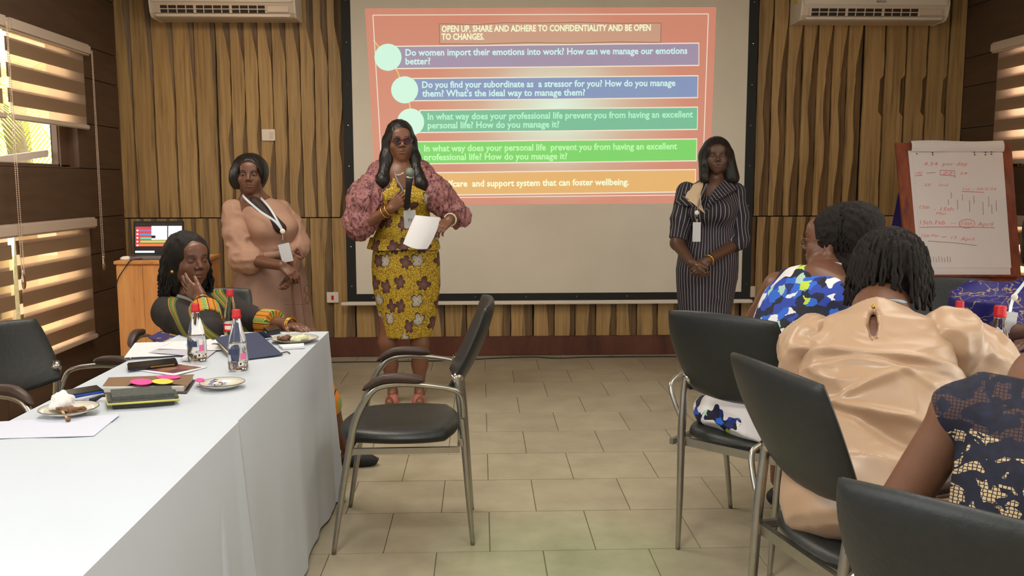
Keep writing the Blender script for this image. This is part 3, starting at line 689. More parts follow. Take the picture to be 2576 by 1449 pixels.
leafnote(356, 961, 26, 7.5, M_pink, TZ+.027, 'pink leaf-shaped note on the cover'); leafnote(409, 960, 24, 6.5, M_yel, TZ+.0285, 'yellow leaf-shaped note')
leafnote(423, 949, 28, 5, M_pink, TZ+.0225, 'pink note behind the yellow one'); leafnote(503, 957, 11, 5, M_pink, TZ+.018, 'small pink note sticking out of the pages')
# zip pouch, phones, pens, case
def slab(name, lab, cat, pts, h, m, z=TZ+.001, bev=.006, group=None):
    P = [onz(a, b, z) for a, b in pts]; t = thing(name, lab, cat, sum(P)/4, 0, group)
    mb = MB().obox(P[0], P[3]-P[0], P[1]-P[0], (0, 0, h), bev); sub(t, 'body', mb, m, False); return t, P
t, P = slab('zip_pouch', 'grey zipped pouch with a lime zip in front of the brown notebook', 'pouch', [(272, 1032), (268, 1007), (438, 1000), (452, 1019)], .034, mat('grey_felt', (78, 80, 76), .95, var=.2, vs=80.), bev=.012)
zc = MB(); e0, e1 = P[0], P[3]; dd = (e1-e0); nn = np.cross(dd/np.linalg.norm(dd), [0, 0, 1]); zc.tube([P[1]+(0, 0, .016), P[0]+nn*.001+np.array([0, 0, .016]), P[3]+nn*.002+np.array([0, 0, .016]), P[2]+(0, 0, .016)], .0032, 8)
sub(t, 'zip', zc, mat('lime_zip', (196, 190, 96), .5), True); sub(t, 'strap', MB().tube([P[1]+(0, 0, .012), P[1]+np.array([-.012, -.004, .014]), P[1]+np.array([-.03, -.01, .005]), P[1]+np.array([-.045, -.006, .004])], [.003, .004, .007, .004], 8, sub=3), M_black, True)
t, P = slab('phone', 'black smartphone lying on the purple brochure', 'phone', [(322, 934), (320, 920), (438, 911), (448, 920)], .011, mat('phone_black', (28, 27, 28), .25), TZ+.0045, .003)
sub(t, 'gold_edge', MB().obox(P[0]+(P[3]-P[0])*.45+np.array([0, -.0008, .004]), (P[3]-P[0])*.48, (0, .001, 0), (0, 0, .004)), mat('gold_edge', (170, 140, 84), .3, .6))
t, P = slab('phone', 'black smartphone with a blue case edge behind the saucer with the tissue', 'phone', [(165, 1003), (150, 990), (250, 976), (262, 987)], .009, MATS['phone_black'], bev=.003)
sub(t, 'case', MB().obox(P[0]+np.array([0, -.002, 0]), P[3]-P[0], (0, .003, 0), (0, 0, .006)), mat('blue_case', (24, 74, 160), .4))
t, P = slab('phone', 'dark phone at the far end of the table, by the seated woman\'s wrist', 'phone', [(672, 845), (660, 834), (700, 829), (708, 838)], .02, MATS['phone_black'], bev=.006)
a, b_ = onz(184, 1011, TZ+.006), onz(258, 992, TZ+.006); pen = thing('pen', 'clear ballpoint pen with blue cap beside the brown notebook', 'pen', (a+b_)/2)
sub(pen, 'barrel', MB().tube([a+(b_-a)*.12, b_], .0038, 8), mat('pen_barrel', (176, 170, 196), .2), True); sub(pen, 'tip', MB().tube([a, a+(b_-a)*.13], [.001, .0036], 8), mat('pen_blue', (50, 50, 160), .4), True)
sheet('booklet', 'thin white booklet beside the food plate at the table end', 'booklet', [(712, 880), (700, 872), (764, 868), (766, 876)], M_paper, TZ+.001, .008)
M_glassb = N('bottle_glass'); M_glassb.b.inputs['Transmission Weight'].default_value = 1; M_glassb.b.inputs['Roughness'].default_value = .02; M_glassb.b.inputs['IOR'].default_value = 1.3; M_glassb.b.inputs['Base Color'].default_value = (.93, .95, .95, 1); M_glassb = M_glassb.m
M_water = N('water'); M_water.b.inputs['Transmission Weight'].default_value = 1; M_water.b.inputs['Roughness'].default_value = 0; M_water.b.inputs['IOR'].default_value = 1.2; M_water = M_water.m
def bottle(lab, p, s=1., red_label=False, level=.09):
    t = thing('water_bottle', lab, 'bottle', tuple(p), 0, 'glass water bottles with red caps'); c = tuple(p)
    pr = [(.0005, 0.002), (.028, .001), (.0325, .006), (.0335, .03), (.0325, .075), (.027, .11), (.0185, .145), (.0135, .168), (.0125, .185)]
    sub(t, 'glass', MB().lathe([(r*s, z*s) for r, z in pr], c, 28), M_glassb, True)
    wl = [(r*s*.93, z*s+.003) for r, z in pr if z < level]; sub(t, 'water', MB().lathe(wl+[(wl[-1][0], level*s), (.0005, level*s)], c, 24), M_water, True)
    sub(t, 'cap', MB().lathe([(.0145*s, .176*s), (.0155*s, .178*s), (.0155*s, .186*s), (.0143*s, .188*s), (.0143*s, .203*s), (.013*s, .2055*s), (.0005, .2055*s)], c, 24), M_red, True)
    def lb(a0, a1, z0, z1, m, name, off=.0006):
        V = []; n = 8
        for i in range(n+1):
            a = a0+(a1-a0)*i/n
            for z in (z0, z1):
                r = np.interp(z, [q[1] for q in pr], [q[0] for q in pr])*s+off; V.append((c[0]+r*math.cos(a), c[1]+r*math.sin(a), c[2]+z*s))
        return mesh(name, V, [[2*i, 2*i+2, 2*i+3, 2*i+1] for i in range(n)], m, t, True)
    if red_label:
        lb(-2.6, -.5, .03, .062, M_red, 'label'); lb(-2.2, -1.2, .038, .054, M_white, 'label_print', .001)
    else:
        lb(-2.4, -1.25, .056, .076, mat('label_navy', (44, 56, 92), .5), 'label'); lb(-1.05, -.5, .040, .062, mat('label_pink', (228, 110, 160), .5), 'label')
        lb(-1.3, -.85, .018, .034, M_white, 'label'); lb(-1.15, -1.0, .022, .030, M_black, 'label_print', .001); lb(-2.2, -1.45, .033, .035, mat('label_grey', (150, 150, 160), .5), 'label_print', .001)
    return t
bottle('glass water bottle with red cap, left of the open navy notebook', (*onz(497, 908, TZ+.001)[:2], TZ+.001))
bottle('glass water bottle with red cap in front of the open navy notebook, nearest the camera', (*onz(600, 930, TZ+.001)[:2], TZ+.001))
bottle('glass bottle with red cap and red label behind the open navy notebook', (*onz(583, 848, TZ+.001)[:2], TZ+.001), .96, True, .07)
bottle('larger glass bottle with red cap near the right picture edge', (1.59, 2.66, TZ+.001), 1.22, level=.12)
bottle('glass bottle with red cap just showing above the beige satin shoulder', (1.705, 3.10, TZ+.001), 1.0)
# open navy notebook standing like a tent
nv = thing('open_notebook', 'navy notebook lying open face down like a tent behind the front bottle', 'notebook', onz(620, 890, TZ))
sp0, sp1 = onz(545, 858, TZ+.055), onz(668, 842, TZ+.055); fr0, fr1 = onz(597, 909, TZ+.002), onz(712, 893, TZ+.002); M_navy = mat('navy_cover', (36, 46, 82), .65, var=.06, vs=40., bump=.15)
sp0 = onz(540, 850, TZ+.042); sp1 = onz(663, 835, TZ+.042)
sub(nv, 'front_cover', MB().obox(fr0, fr1-fr0, sp0-fr0, np.cross(fr1-fr0, sp0-fr0)/np.linalg.norm(np.cross(fr1-fr0, sp0-fr0))*.003, .001), M_navy)
bk0 = sp0+np.array([.01, .10, -.040]); bk1 = sp1+np.array([.01, .10, -.040])
sub(nv, 'back_cover', MB().obox(bk0, bk1-bk0, sp0-bk0, (0, .0005, .003), .001), M_navy)
mb = MB()
for k in range(9):
    s_ = k/8.; bt = fr0*(1-s_)+bk0*s_+np.array([-.012-.016*math.sin(PI*s_), 0, .004]); tp_ = sp0+np.array([.002, 0, -.004]); mb.prism([bt, bt+(fr1-fr0)*.96, tp_+(fr1-fr0)*.96, tp_], (0, .0015, 0))
sub(nv, 'pages', mb, mat('cream_pages', (206, 196, 168), .8)); sub(nv, 'ribbon', MB().tube([onz(708, 888, TZ+.004), onz(722, 885, TZ+.004), onz(729, 889, TZ+.003)], .0022, 6, sub=3), M_pad)
# plates
M_china = mat('white_china', (224, 220, 206), .18, coat=.3); M_cream = mat('cream_food', (232, 226, 198), .5); M_meat = mat('cooked_meat', (120, 84, 56), .6, var=.35, vs=60., bump=.5); M_bone = mat('bone', (190, 160, 110), .5, var=.2, vs=40.)
def plate(lab, c, r, h=.02):
    t = thing('plate', lab, 'plate', tuple(c)); rim = mat('plate_rim', (88, 74, 62), .3)
    sub(t, 'dish', MB().lathe([(r*.45, 0), (r*.5, .001), (r*.72, h*.45), (r, h), (r*.985, h+.0015), (r*.70, h*.6), (r*.5, .004), (.0005, .004)], c, 40), M_china, True)
    sub(t, 'rim_line', MB().lathe([(r*.985, h+.0014), (r*1.003, h+.0002), (r*1.003, h+.0012), (r*.985, h+.0022)], c, 40, cap=False), rim, True); return t
def food(name, lab, c, n, r, m, seed, size=.012, h=.02, cat='food', long=2.2):
    q = random.Random(seed); mb = MB()
    for k in range(n):
        a = q.uniform(0, 6.3); d = r*math.sqrt(q.random()); p = np.array([c[0]+d*math.cos(a)*1.2, c[1]+d*math.sin(a)*.8, c[2]+q.uniform(.2, 1)*h]); u = np.array([q.uniform(-1, 1), q.uniform(-1, 1), q.uniform(-.3, .3)]); u /= np.linalg.norm(u)
        mb.tube([p-u*size*long*.5, p-u*size*.2+(0, 0, size*.2), p+u*size*long*.5], [size*.25, size*.5*q.uniform(.7, 1.2), size*.2], 7, sub=2)
    o = mb.build(name, m, None, True); return tag(o, lab, cat, kind='stuff')
p1 = np.array([*onz(174, 1042, TZ+.004)[:2], TZ+.004]); plate('saucer with chicken bones and a crumpled tissue, nearest plate to the camera', p1, .076, .018)
food('food_scraps', 'brown chicken bones and scraps on the nearest saucer', p1+(.008, -.012, .006), 22, .03, M_meat, 3, .012, .014)
def crumple(name, lab, c, r, seed, sq=(1, 1, 1)):
    bm = bmesh.new(); bmesh.ops.create_icosphere(bm, subdivisions=4, radius=1); q = random.Random(seed); ds = [(np.array([q.gauss(0, 1) for _ in range(3)]), q.uniform(2, 6), q.uniform(0, 6)) for _ in range(9)]
    for v in bm.verts:
        p = np.array(v.co); f = sum(abs(math.sin(d@p/np.linalg.norm(d)*w+ph)) for d, w, ph in ds)/9; s_ = .62+.75*(f-.45); v.co = Vector((c[0]+p[0]*r*s_*sq[0], c[1]+p[1]*r*s_*sq[1], c[2]+max(-.2, p[2])*r*s_*sq[2]))
    o = MB().bm(bm).build(name, mat('tissue', (226, 224, 224), .9), None, True); return tag(o, lab, 'tissue')
crumple('crumpled_tissue', 'crumpled white tissue piled on the nearest saucer', p1+(-.022, .012, .022), .042, 2, (1, .8, 1.2))
crumple('crumpled_tissue', 'small crumpled tissue on the cloth beside the left water bottle', onz(471, 908, TZ)+(0, 0, .006), .026, 6, (1, .7, .8))
bo = thing('chicken_bone', 'single bone hanging over the edge of the nearest saucer', 'bone', tuple(p1+(.03, -.075, .012)))
sub(bo, 'shaft', MB().tube([p1+(.008, -.055, .022), p1+(.02, -.068, .016), p1+(.032, -.080, .008)], [.0035, .003, .003], 8, sub=3), M_bone, True); sub(bo, 'knob', MB().sph(p1+(.035, -.083, .007), .0065, 8), M_meat, True)
p2 = np.array([*onz(560, 975, TZ+.001)[:2], TZ+.001]); plate('white saucer holding blue and orange sweet wrappers', p2, .068, .017)
q = random.Random(8)
for k in range(7):
    c = p2+np.array([q.uniform(-.03, .03), q.uniform(-.016, .016), .009+.002*k]); a = q.uniform(0, 3.1); u = np.array([math.cos(a), math.sin(a), q.uniform(-.2, .3)])*.013; w = np.array([-math.sin(a), math.cos(a), .1])*.008
    col = [(40, 60, 130), (60, 110, 180), (36, 48, 110), (226, 130, 80), (50, 70, 150), (200, 205, 215), (34, 40, 90)][k]
    o = MB().add([c-u-w, c-u+w, c-w*.5+(0, 0, .003), c+w*.5+(0, 0, .003), c+u-w, c+u+w], [[0, 1, 3, 2], [2, 3, 5, 4]]).build('sweet_wrapper', mat('wrapper_%d' % k, col, .3))
    tag(o, 'crumpled %s sweet wrapper on the white saucer' % ['dark blue', 'light blue', 'navy', 'orange', 'mid blue', 'silver', 'inky blue'][k], 'wrapper', 'sweet wrappers on the saucer')
p3 = np.array([*onz(742, 859, TZ+.001)[:2], TZ+.001]); plate('plate of leftover food at the far end of the table', p3, .092, .014)
food('food_scraps', 'brown meat scraps on the far plate', p3+(-.035, -.005, .004), 14, .022, mat('meat_dark', (110, 74, 58), .6), 5, .014, .014)
food('cream_salad', 'pale creamy salad leaves on the far plate', p3+(.015, 0, .004), 14, .02, mat('salad', (214, 216, 180), .5), 7, .018, .012)

# podium, laptop, mouse
py0 = 5.5; pdx0, pdx1 = -2.228, -1.735
t = thing('podium', 'light wooden podium with a laptop on top, left in front of the plywood wall', 'podium', ((pdx0+pdx1)/2, 5.75, 0))
sub(t, 'cabinet', MB().box((pdx0+.008, py0+.01, 0), (pdx1-.008, py0+.5, .885)), M_podium)
sub(t, 'top', MB().box((pdx0-.004, py0-.004, .885), (pdx1+.004, py0+.51, .906), .003), M_podium)
for k in range(3):
    w = (pdx1-pdx0-.016)/3; sub(t, 'front_panel', MB().box((pdx0+.008+k*w+.001, py0+.002, .03), (pdx0+.008+(k+1)*w-.001, py0+.0099, .875), .001), M_podium)
lt = thing('laptop', 'open laptop mirroring the red slide, standing on the podium', 'laptop', (-2.0, 5.68, .906)); z0 = .907
M_lap = mat('laptop_grey', (120, 116, 114), .4, .3)
lx0, lx1 = at(333, 600, 5.78)[0], at(461, 600, 5.78)[0]
sub(lt, 'base', MB().box((lx0, 5.56, z0), (lx1, 5.78, z0+.016), .003), M_lap); sub(lt, 'keyboard', MB().box((lx0+.02, 5.64, z0+.016), (lx1-.02, 5.76, z0+.0175)), M_black)
zt = z0+.215; sub(lt, 'lid', MB().obox((lx0, 5.78, z0+.012), (lx1-lx0, 0, 0), (0, .03, zt-z0), (0, .006, 0), .002), M_black)
def lq(u0, v0, u1, v1, d): return [np.array([lx0+(lx1-lx0)*u, 5.78+.03*(v)-d, z0+.012+(zt-z0)*v]) for u, v in ((u0, v0), (u1, v0), (u1, v1), (u0, v1))]
def lcd(u0, v0, u1, v1, c, k, name='screen_area'): mesh(name, lq(u0, v0, u1, v1, .0012+.0004*k), [[0, 1, 2, 3]], mat('lcd_%d_%d_%d' % c, c, .5, emit=.8), sc_l)
sc_l = mesh('screen', lq(.04, .06, .96, .95, .0008), [[0, 1, 2, 3]], mat('lcd_dark', (46, 40, 42), .4), lt)
lcd(.045, .26, .66, .84, (176, 60, 66), 1); lcd(.10, .70, .6, .76, (140, 96, 140), 2); lcd(.13, .58, .62, .64, (96, 120, 180), 2); lcd(.14, .47, .64, .53, (90, 180, 150), 2); lcd(.14, .37, .64, .43, (120, 200, 90), 2); lcd(.1, .27, .64, .33, (220, 110, 60), 2)
lcd(.36, .45, .67, .86, (214, 218, 236), 3); lcd(.69, .48, .96, .86, (214, 222, 240), 3); lcd(.36, .5, .44, .58, (30, 26, 30), 4); lcd(.04, .07, .42, .13, (226, 232, 240), 2)
for k in range(5):
    c = np.array(lq(.085, .29+.11*k, .1, .3, .003)[0]); mesh('screen_dot', [c+np.array([.006*math.cos(a*PI/6), 0, .006*math.sin(a*PI/6)]) for a in range(12)], [list(range(12))], mat('lcd_white', (230, 235, 240), .5, emit=.8), sc_l)
ms = thing('mouse', 'small white mouse on the podium left of the laptop', 'mouse', (-2.19, 5.56, .906)); sub(ms, 'shell', MB().sph((-2.185, 5.57, .915), .03, 10, (1, 1.3, .55)), M_white, True); sub(ms, 'wheel', MB().tube([(-2.187, 5.56, .931), (-2.183, 5.56, .931)], .006, 8), M_black)
tag(MB().tube([(-2.06, 5.6, .912), (-2.12, 5.50, .912), (-2.15, 5.49, .88), (-2.205, 5.488, .80), (-2.222, 5.49, .74)], .003, 6, sub=4).build('laptop_cable', M_black, None, True), 'thin dark cable hanging from the laptop down the podium front', 'cable')

# flipchart easel
YT, YBt = 6.08, 5.76
TL, TR, BL, BR = at(2250, 362, YT), at(2540, 362, YT), at(2283, 722, YBt), at(2566, 722, YBt)
fc = thing('flipchart_easel', 'wooden flipchart easel with a pad of red handwriting at the right', 'easel', (3.1, 5.9, 0))
def fp(u, v, d=0.):
    nrm = np.cross(TR-TL, TL-BL); nrm /= -np.linalg.norm(nrm); 
    q = (BL*(1-u)+BR*u)*(1-v)+(TL*(1-u)+TR*u)*v; return q+nrm*(-d) if nrm[1] > 0 else q+nrm*d
def fbar(name, u0, v0, u1, v1, d0, d1, m, parent):
    P = [fp(u0, v0, d0), fp(u1, v0, d0), fp(u1, v1, d0), fp(u0, v1, d0)]; Q = [fp(u0, v0, d1), fp(u1, v0, d1), fp(u1, v1, d1), fp(u0, v1, d1)]
    return mesh(name, P+Q, [[0, 3, 2, 1], [4, 5, 6, 7], [0, 1, 5, 4], [1, 2, 6, 5], [2, 3, 7, 6], [3, 0, 4, 7]], m, parent)
fbar('frame_rail', 0, 0, .10, 1, 0, .02, M_easel, fc); fbar('frame_rail', .91, 0, 1, 1, 0, .02, M_easel, fc); fbar('frame_rail', .1, 0, .91, .06, 0, .035, M_easel, fc); fbar('frame_rail', .1, .95, .91, 1, 0, .02, M_easel, fc)
fbar('backing_board', .09, .05, .92, .96, .004, .010, mat('easel_board', (206, 190, 178), .7), fc)
fbar('shelf', .06, .055, .94, .068, .02, .07, M_easel, fc)
for x in (2389,):
    a, b_ = at(x, 722, YBt+.01), at(x, 780, YBt+.06); sub(fc, 'post', MB().obox((a[0]-.037, YBt+.0, .0), (.074, 0, 0), (0, .03, 0), (0, .02, a[2]), .003), M_easel)
top_mid = fp(.5, .96, 0)
for u in (.02, .98):
    a = fp(u, .0); sub(fc, 'leg', MB().tube([a+(0, .01, .05), (a[0]+(-.06 if u < .5 else .06), a[1]-.05, 0)], .018, 8), M_easel)
sub(fc, 'rear_leg', MB().tube([top_mid+(0, .03, -.1), (top_mid[0], 6.75, 0)], .016, 8), M_easel)
pdm = fbar('paper_pad', .075, .07, .925, .94, .011, .019, M_paperw, fc)
fbar('top_sheet', .135, .125, .918, .93, .0195, .021, M_paperw, fc)
def fl(u, v):
    q = fp(.125+.80*u, 1, 0); ph = v*1.0; b0 = fp(.125+.80*u, .935, .024); b1 = fp(.125+.80*u, 1.01, .03)
    return b0*(1-v)+b1*v+np.array([0, -.012*math.sin(PI*v)-.003*math.sin(9*u+v), .004*math.sin(7*u)*v])
V, Fq = grid(fl, 18, 6); sub(fc, 'flipped_sheets', MB().add(V, Fq), M_paperw, True)
def fl2(u, v): a = fp(.125+.80*u, 1.01, .03); return a+np.array([0, .07*v, .004*math.sin(7*u)+.01*math.sin(PI*v)-.03*v])
V, Fq = grid(fl2, 18, 5); sub(fc, 'flipped_sheets', MB().add(V, Fq), M_paperw, True)
M_ink = mat('red_marker_ink', (214, 110, 108), .7); M_inkg = mat('grey_marker_ink', (160, 136, 136), .7); M_hole = mat('punch_hole', (40, 34, 34), .8)
# handwriting placed on the sheet through the frame's own u, v (read off the photograph's corners)
def uv(x, y):
    v = (722-y)/360.; xl = 2283*(1-v)+2250*v; xr = 2566*(1-v)+2540*v; return (x-xl)/(xr-xl), v
def wr(txt, x, y, w, cap, m=M_ink, sh=.25):
    u, v = uv(x, y); a = fp(u, v, .0225); u2, v2 = uv(x+w, y-w*.0); b_ = fp(u2, v2, .0225); up = fp(u, v+.1, .0225)-a
    text_mesh('handwriting', txt, a, (b_-a)/np.linalg.norm(b_-a), up/np.linalg.norm(up), cap*5.8/F0, m, fc, width=np.linalg.norm(b_-a), bold=-.008, shear=sh)
def st(pts, m=M_ink, w=.0018):
    P = [fp(*uv(x, y), .0228) for x, y in pts]; MB().tube(P, w, 4).build('pen_stroke', m, fc)
wr('4.54  per day', 2320, 421, 110, 10); wr('100', 2298, 444, 18, 8); st([(2298, 447), (2316, 446)]); st([(2327, 440), (2348, 439)], M_inkg)
wr('22', 2366, 444, 26, 8); st([(2360, 433), (2397, 434), (2398, 452), (2396, 447), (2361, 445), (2360, 433)]); wr('24', 2409, 444, 20, 7)
wr('"', 2295, 470, 5, 4, M_inkg); wr('50', 2321, 474, 16, 8); wr('2nd', 2356, 474, 26, 7, M_ink); wr('1st - 30/3/24', 2418, 484, 84, 7); st([(2415, 487), (2470, 489)])
wr('15th', 2309, 531, 26, 10); wr('- 15th', 2345, 536, 50, 10); wr('Mar', 2351, 546, 27, 8)
wr('15th Feb', 2310, 570, 64, 11); wr('-', 2386, 569, 16, 6); wr('15th', 2414, 572, 28, 10); wr('April', 2454, 574, 42, 11); st([(2309, 577), (2400, 576), (2497, 578)])
st([(2428+20*math.cos(k*PI/8), 568+11*math.sin(k*PI/8)) for k in range(17)])
wr('15th', 2314, 602, 20, 9); wr('Mar', 2338, 601, 22, 7); st([(2365, 601), (2376, 601)]); wr('15', 2388, 606, 16, 8); wr('April', 2412, 610, 36, 9); st([(2330, 611), (2400, 616), (2452, 622)], M_inkg)
for x, y, l in ((2388, 490, 14), (2381, 508, 12), (2416, 494, 16), (2404, 508, 24), (2445, 498, 20), (2434, 510, 28), (2468, 514, 32), (2482, 500, 26), (2490, 520, 24), (2501, 510, 26)): st([(x, y), (x+1, y+l)], M_inkg)
for k in range(11): st([(2315+7*k, 648+2*(k % 3)), (2317+7*k, 663)], M_inkg)
for x, y in ((2302, 391), (2341, 388), (2342, 393), (2446, 387), (2447, 393), (2474, 387), (2474, 393), (2489, 386), (2489, 392)):
    c = fp(*uv(x, y), .0245); MB().sph(c, .0045, 6).build('punched_hole', M_hole, fc)
mk = thing('marker', 'red and white marker lying on the flipchart shelf', 'marker', fp(*uv(2425, 699), .045)); a, b_ = fp(*uv(2400, 699), .045), fp(*uv(2450, 699), .045)
sub(mk, 'barrel', MB().tube([a+(b_-a)*.27, b_-(b_-a)*.08], .009, 10), M_white, True); sub(mk, 'cap', MB().tube([a, a+(b_-a)*.27], .0095, 10), M_red, True); sub(mk, 'end', MB().tube([b_-(b_-a)*.08, b_], .0088, 10), M_red, True)
# blue roll-up banner behind the easel
bn = thing('blue_banner', 'dark blue banner showing behind the left side of the flipchart', 'banner', (3.0, 6.5, 0)); a = at(2243, 577, 6.5); b_ = at(2258, 480, 6.5)
sub(bn, 'cloth', MB().prism([(a[0], 6.5, a[2]), (a[0]+.45, 6.5, a[2]), (b_[0]+.43, 6.5, b_[2]+.35), (b_[0]+.11, 6.5, b_[2]+.35), (b_[0]+.01, 6.5, b_[2]-.02)], (0, .01, 0)), mat('banner_blue', (38, 30, 110), .6)); sub(bn, 'pole', MB().tube([(3.2, 6.53, 0), (3.2, 6.53, 1.62)], .012, 8), M_chrome, True); sub(bn, 'foot', MB().tube([(3.0, 6.53, .01), (3.4, 6.53, .01)], .01, 8), M_chrome, True)
# ------------------------------------------------------------------ people: signed-distance bodies meshed with surface nets
def nv_(v): v = np.asarray(v, float); return v/(np.linalg.norm(v)+1e-12)
class SDF:
    def __init__(s): s.p = []
    def _a(s, lo, hi, fn, k, op): s.p.append((np.array(lo, float), np.array(hi, float), fn, k, op)); return s
    def cap(s, a, b, ra, rb=None, k=.02, op='u', flat=None):
        a, b = np.asarray(a, float), np.asarray(b, float); rb = ra if rb is None else rb; ba = b-a; L2 = ba@ba+1e-12; r = max(ra, rb)
        def fn(x, y, z):
            X, Y, Z = x-a[0], y-a[1], z-a[2]; t = np.clip((X*ba[0]+Y*ba[1]+Z*ba[2])/L2, 0, 1)
            X = X-ba[0]*t; Y = Y-ba[1]*t; Z = Z-ba[2]*t
            if flat is not None:
                n, q = flat; d = (X*n[0]+Y*n[1]+Z*n[2])*(1/q-1); X = X+n[0]*d; Y = Y+n[1]*d; Z = Z+n[2]*d
            return np.sqrt(X*X+Y*Y+Z*Z)-(ra+(rb-ra)*t)
        return s._a(np.minimum(a, b)-r, np.maximum(a, b)+r, fn, k, op)
    def ell(s, c, r, fr=None, k=.02, op='u'):
        c = np.asarray(c, float); r = np.asarray(r, float)*np.ones(3); M = np.eye(3) if fr is None else np.array(fr, float); m = r.max()
        def fn(x, y, z):
            X, Y, Z = x-c[0], y-c[1], z-c[2]; q = [(X*M[i][0]+Y*M[i][1]+Z*M[i][2]) for i in range(3)]
            k0 = np.sqrt(sum((q[i]/r[i])**2 for i in range(3))); k1 = np.sqrt(sum((q[i]/r[i]**2)**2 for i in range(3)))+1e-9
            return k0*(k0-1)/k1
        return s._a(c-m, c+m, fn, k, op)
    def loft(s, o, fr, st, k=.02, op='u', fold=None):
        """elliptical column; fr rows = side, front, axis; st = (h, cx, cy, rx, ry)"""
        o = np.asarray(o, float); M = np.array(fr, float); A = np.array(st, float); A = A[np.argsort(A[:, 0])]; m = A[:, 3:].max()
        cc = o+A[:, 1:2]*M[0]+A[:, 2:3]*M[1]+A[:, 0:1]*M[2]; e0, e1 = cc.min(0), cc.max(0)
        def fn(x, y, z):
            X, Y, Z = x-o[0], y-o[1], z-o[2]; a = X*M[0][0]+Y*M[0][1]+Z*M[0][2]; b = X*M[1][0]+Y*M[1][1]+Z*M[1][2]; h = X*M[2][0]+Y*M[2][1]+Z*M[2][2]
            I = lambda j: np.interp(h, A[:, 0], A[:, j]); rx, ry = I(3), I(4); a = (a-I(1)); b = (b-I(2))
            q = np.sqrt((a/rx)**2+(b/ry)**2)
            if fold: n_, am = fold; q = q-am*np.clip((A[-1, 0]-h)/(A[-1, 0]-A[0, 0]), 0, 1)*np.sin(np.arctan2(b, a)*n_+2*np.sin(np.arctan2(b, a)*3))
            return np.maximum((q-1)*np.minimum(rx, ry), np.maximum(A[0, 0]-h, h-A[-1, 0]))
        return s._a(e0-m, e1+m, fn, k, op)
    def plane(s, p, n, k=.004):                                       # keep the side the normal points away from
        p = np.asarray(p, float); n = nv_(n); s.p.append((None, None, lambda x, y, z: (x-p[0])*n[0]+(y-p[1])*n[1]+(z-p[2])*n[2], k, 'i')); return s
    def eval(s, xs, ys, zs):
        D = np.full((len(xs), len(ys), len(zs)), .2, np.float32); h = max(xs[1]-xs[0], ys[1]-ys[0], zs[1]-zs[0])
        for lo, hi, fn, k, op in s.p:
            if lo is None:
                d = fn(xs[:, None, None], ys[None, :, None], zs[None, None, :]); D = np.maximum(D, d).astype(np.float32); continue
            mg = k+3*h; i = [slice(*np.searchsorted(g, (lo[a]-mg, hi[a]+mg))) for a, g in enumerate((xs, ys, zs))]
            if any(q.stop <= q.start for q in i): continue
            d = fn(xs[i[0]][:, None, None], ys[i[1]][None, :, None], zs[i[2]][None, None, :]).astype(np.float32); C_ = D[i[0], i[1], i[2]]
            if op == 's': d = -d; e = np.maximum(k-np.abs(C_-d), 0)/k; D[i[0], i[1], i[2]] = np.maximum(C_, d)+e*e*k*.25
            else: e = np.maximum(k-np.abs(C_-d), 0)/k; D[i[0], i[1], i[2]] = np.minimum(C_, d)-e*e*k*.25
        return D
    def bounds(s):
        q = [p for p in s.p if p[0] is not None and p[4] == 'u']; return np.min([p[0] for p in q], 0), np.max([p[1] for p in q], 0)
    def block(s, lo, hi, h):
        xs, ys, zs = [np.arange(a, b+h, h) for a, b in zip(lo, hi)]
        D = s.eval(xs, ys, zs); In = D < 0; nx, ny, nz_ = D.shape
        sm = np.zeros((nx-1, ny-1, nz_-1), np.uint8)
        for a in (0, 1):
            for b in (0, 1):
                for c in (0, 1): sm += In[a:nx-1+a, b:ny-1+b, c:nz_-1+c]
        act = (sm > 0) & (sm < 8); I, J, K = np.nonzero(act)
        if len(I) == 0: return np.zeros((0, 3)), np.zeros((0, 4), int)
        idx = np.full(act.shape, -1, np.int64); idx[I, J, K] = np.arange(len(I)); acc = np.zeros((len(I), 3)); cnt = np.zeros(len(I))
        cs = [(a, b, c) for a in (0, 1) for b in (0, 1) for c in (0, 1)]
        for p in cs:
            for ax in range(3):
                if p[ax] == 0:
                    q = list(p); q[ax] = 1; d0 = D[I+p[0], J+p[1], K+p[2]]; d1 = D[I+q[0], J+q[1], K+q[2]]; x = (d0 < 0) != (d1 < 0)
                    t = np.where(x, d0/np.where(x, d0-d1, 1), 0); e = [np.full(len(I), float(v)) for v in p]; e[ax] = t
                    acc += np.where(x[:, None], np.stack(e, 1), 0); cnt += x
        V = np.array(lo)+(np.stack([I, J, K], 1)+acc/cnt[:, None])*h; F = []
        for ax in range(3):
            sl0 = [slice(1, n-1) for n in (nx, ny, nz_)]; sl0[ax] = slice(0, (nx, ny, nz_)[ax]-1); sl1 = list(sl0); sl1[ax] = slice(1, (nx, ny, nz_)[ax])
            a0 = In[tuple(sl0)]; x = a0 != In[tuple(sl1)]; w = np.nonzero(x); g = [w[i]+(0 if i == ax else 1) for i in range(3)]
            b, c = (ax+1) % 3, (ax+2) % 3
            def cell(db, dc): q = list(g); q[b] = g[b]-db; q[c] = g[c]-dc; return idx[q[0], q[1], q[2]]
            f = np.stack([cell(1, 1), cell(0, 1), cell(0, 0), cell(1, 0)], 1); fl = ~a0[w]; f[fl] = f[fl][:, ::-1]; F.append(f)
        return V, np.concatenate(F)
def ray_hit(S, x, y, y0, y1):                                        # first surface point behind a picture point, between two depths
    for Y_ in np.arange(y0, y1, .004):
        q = at(x, y, Y_)
        if S.eval(*[np.array([v, v+.001]) for v in q])[0, 0, 0] < 0: return q
    return at(x, y, (y0+y1)/2)
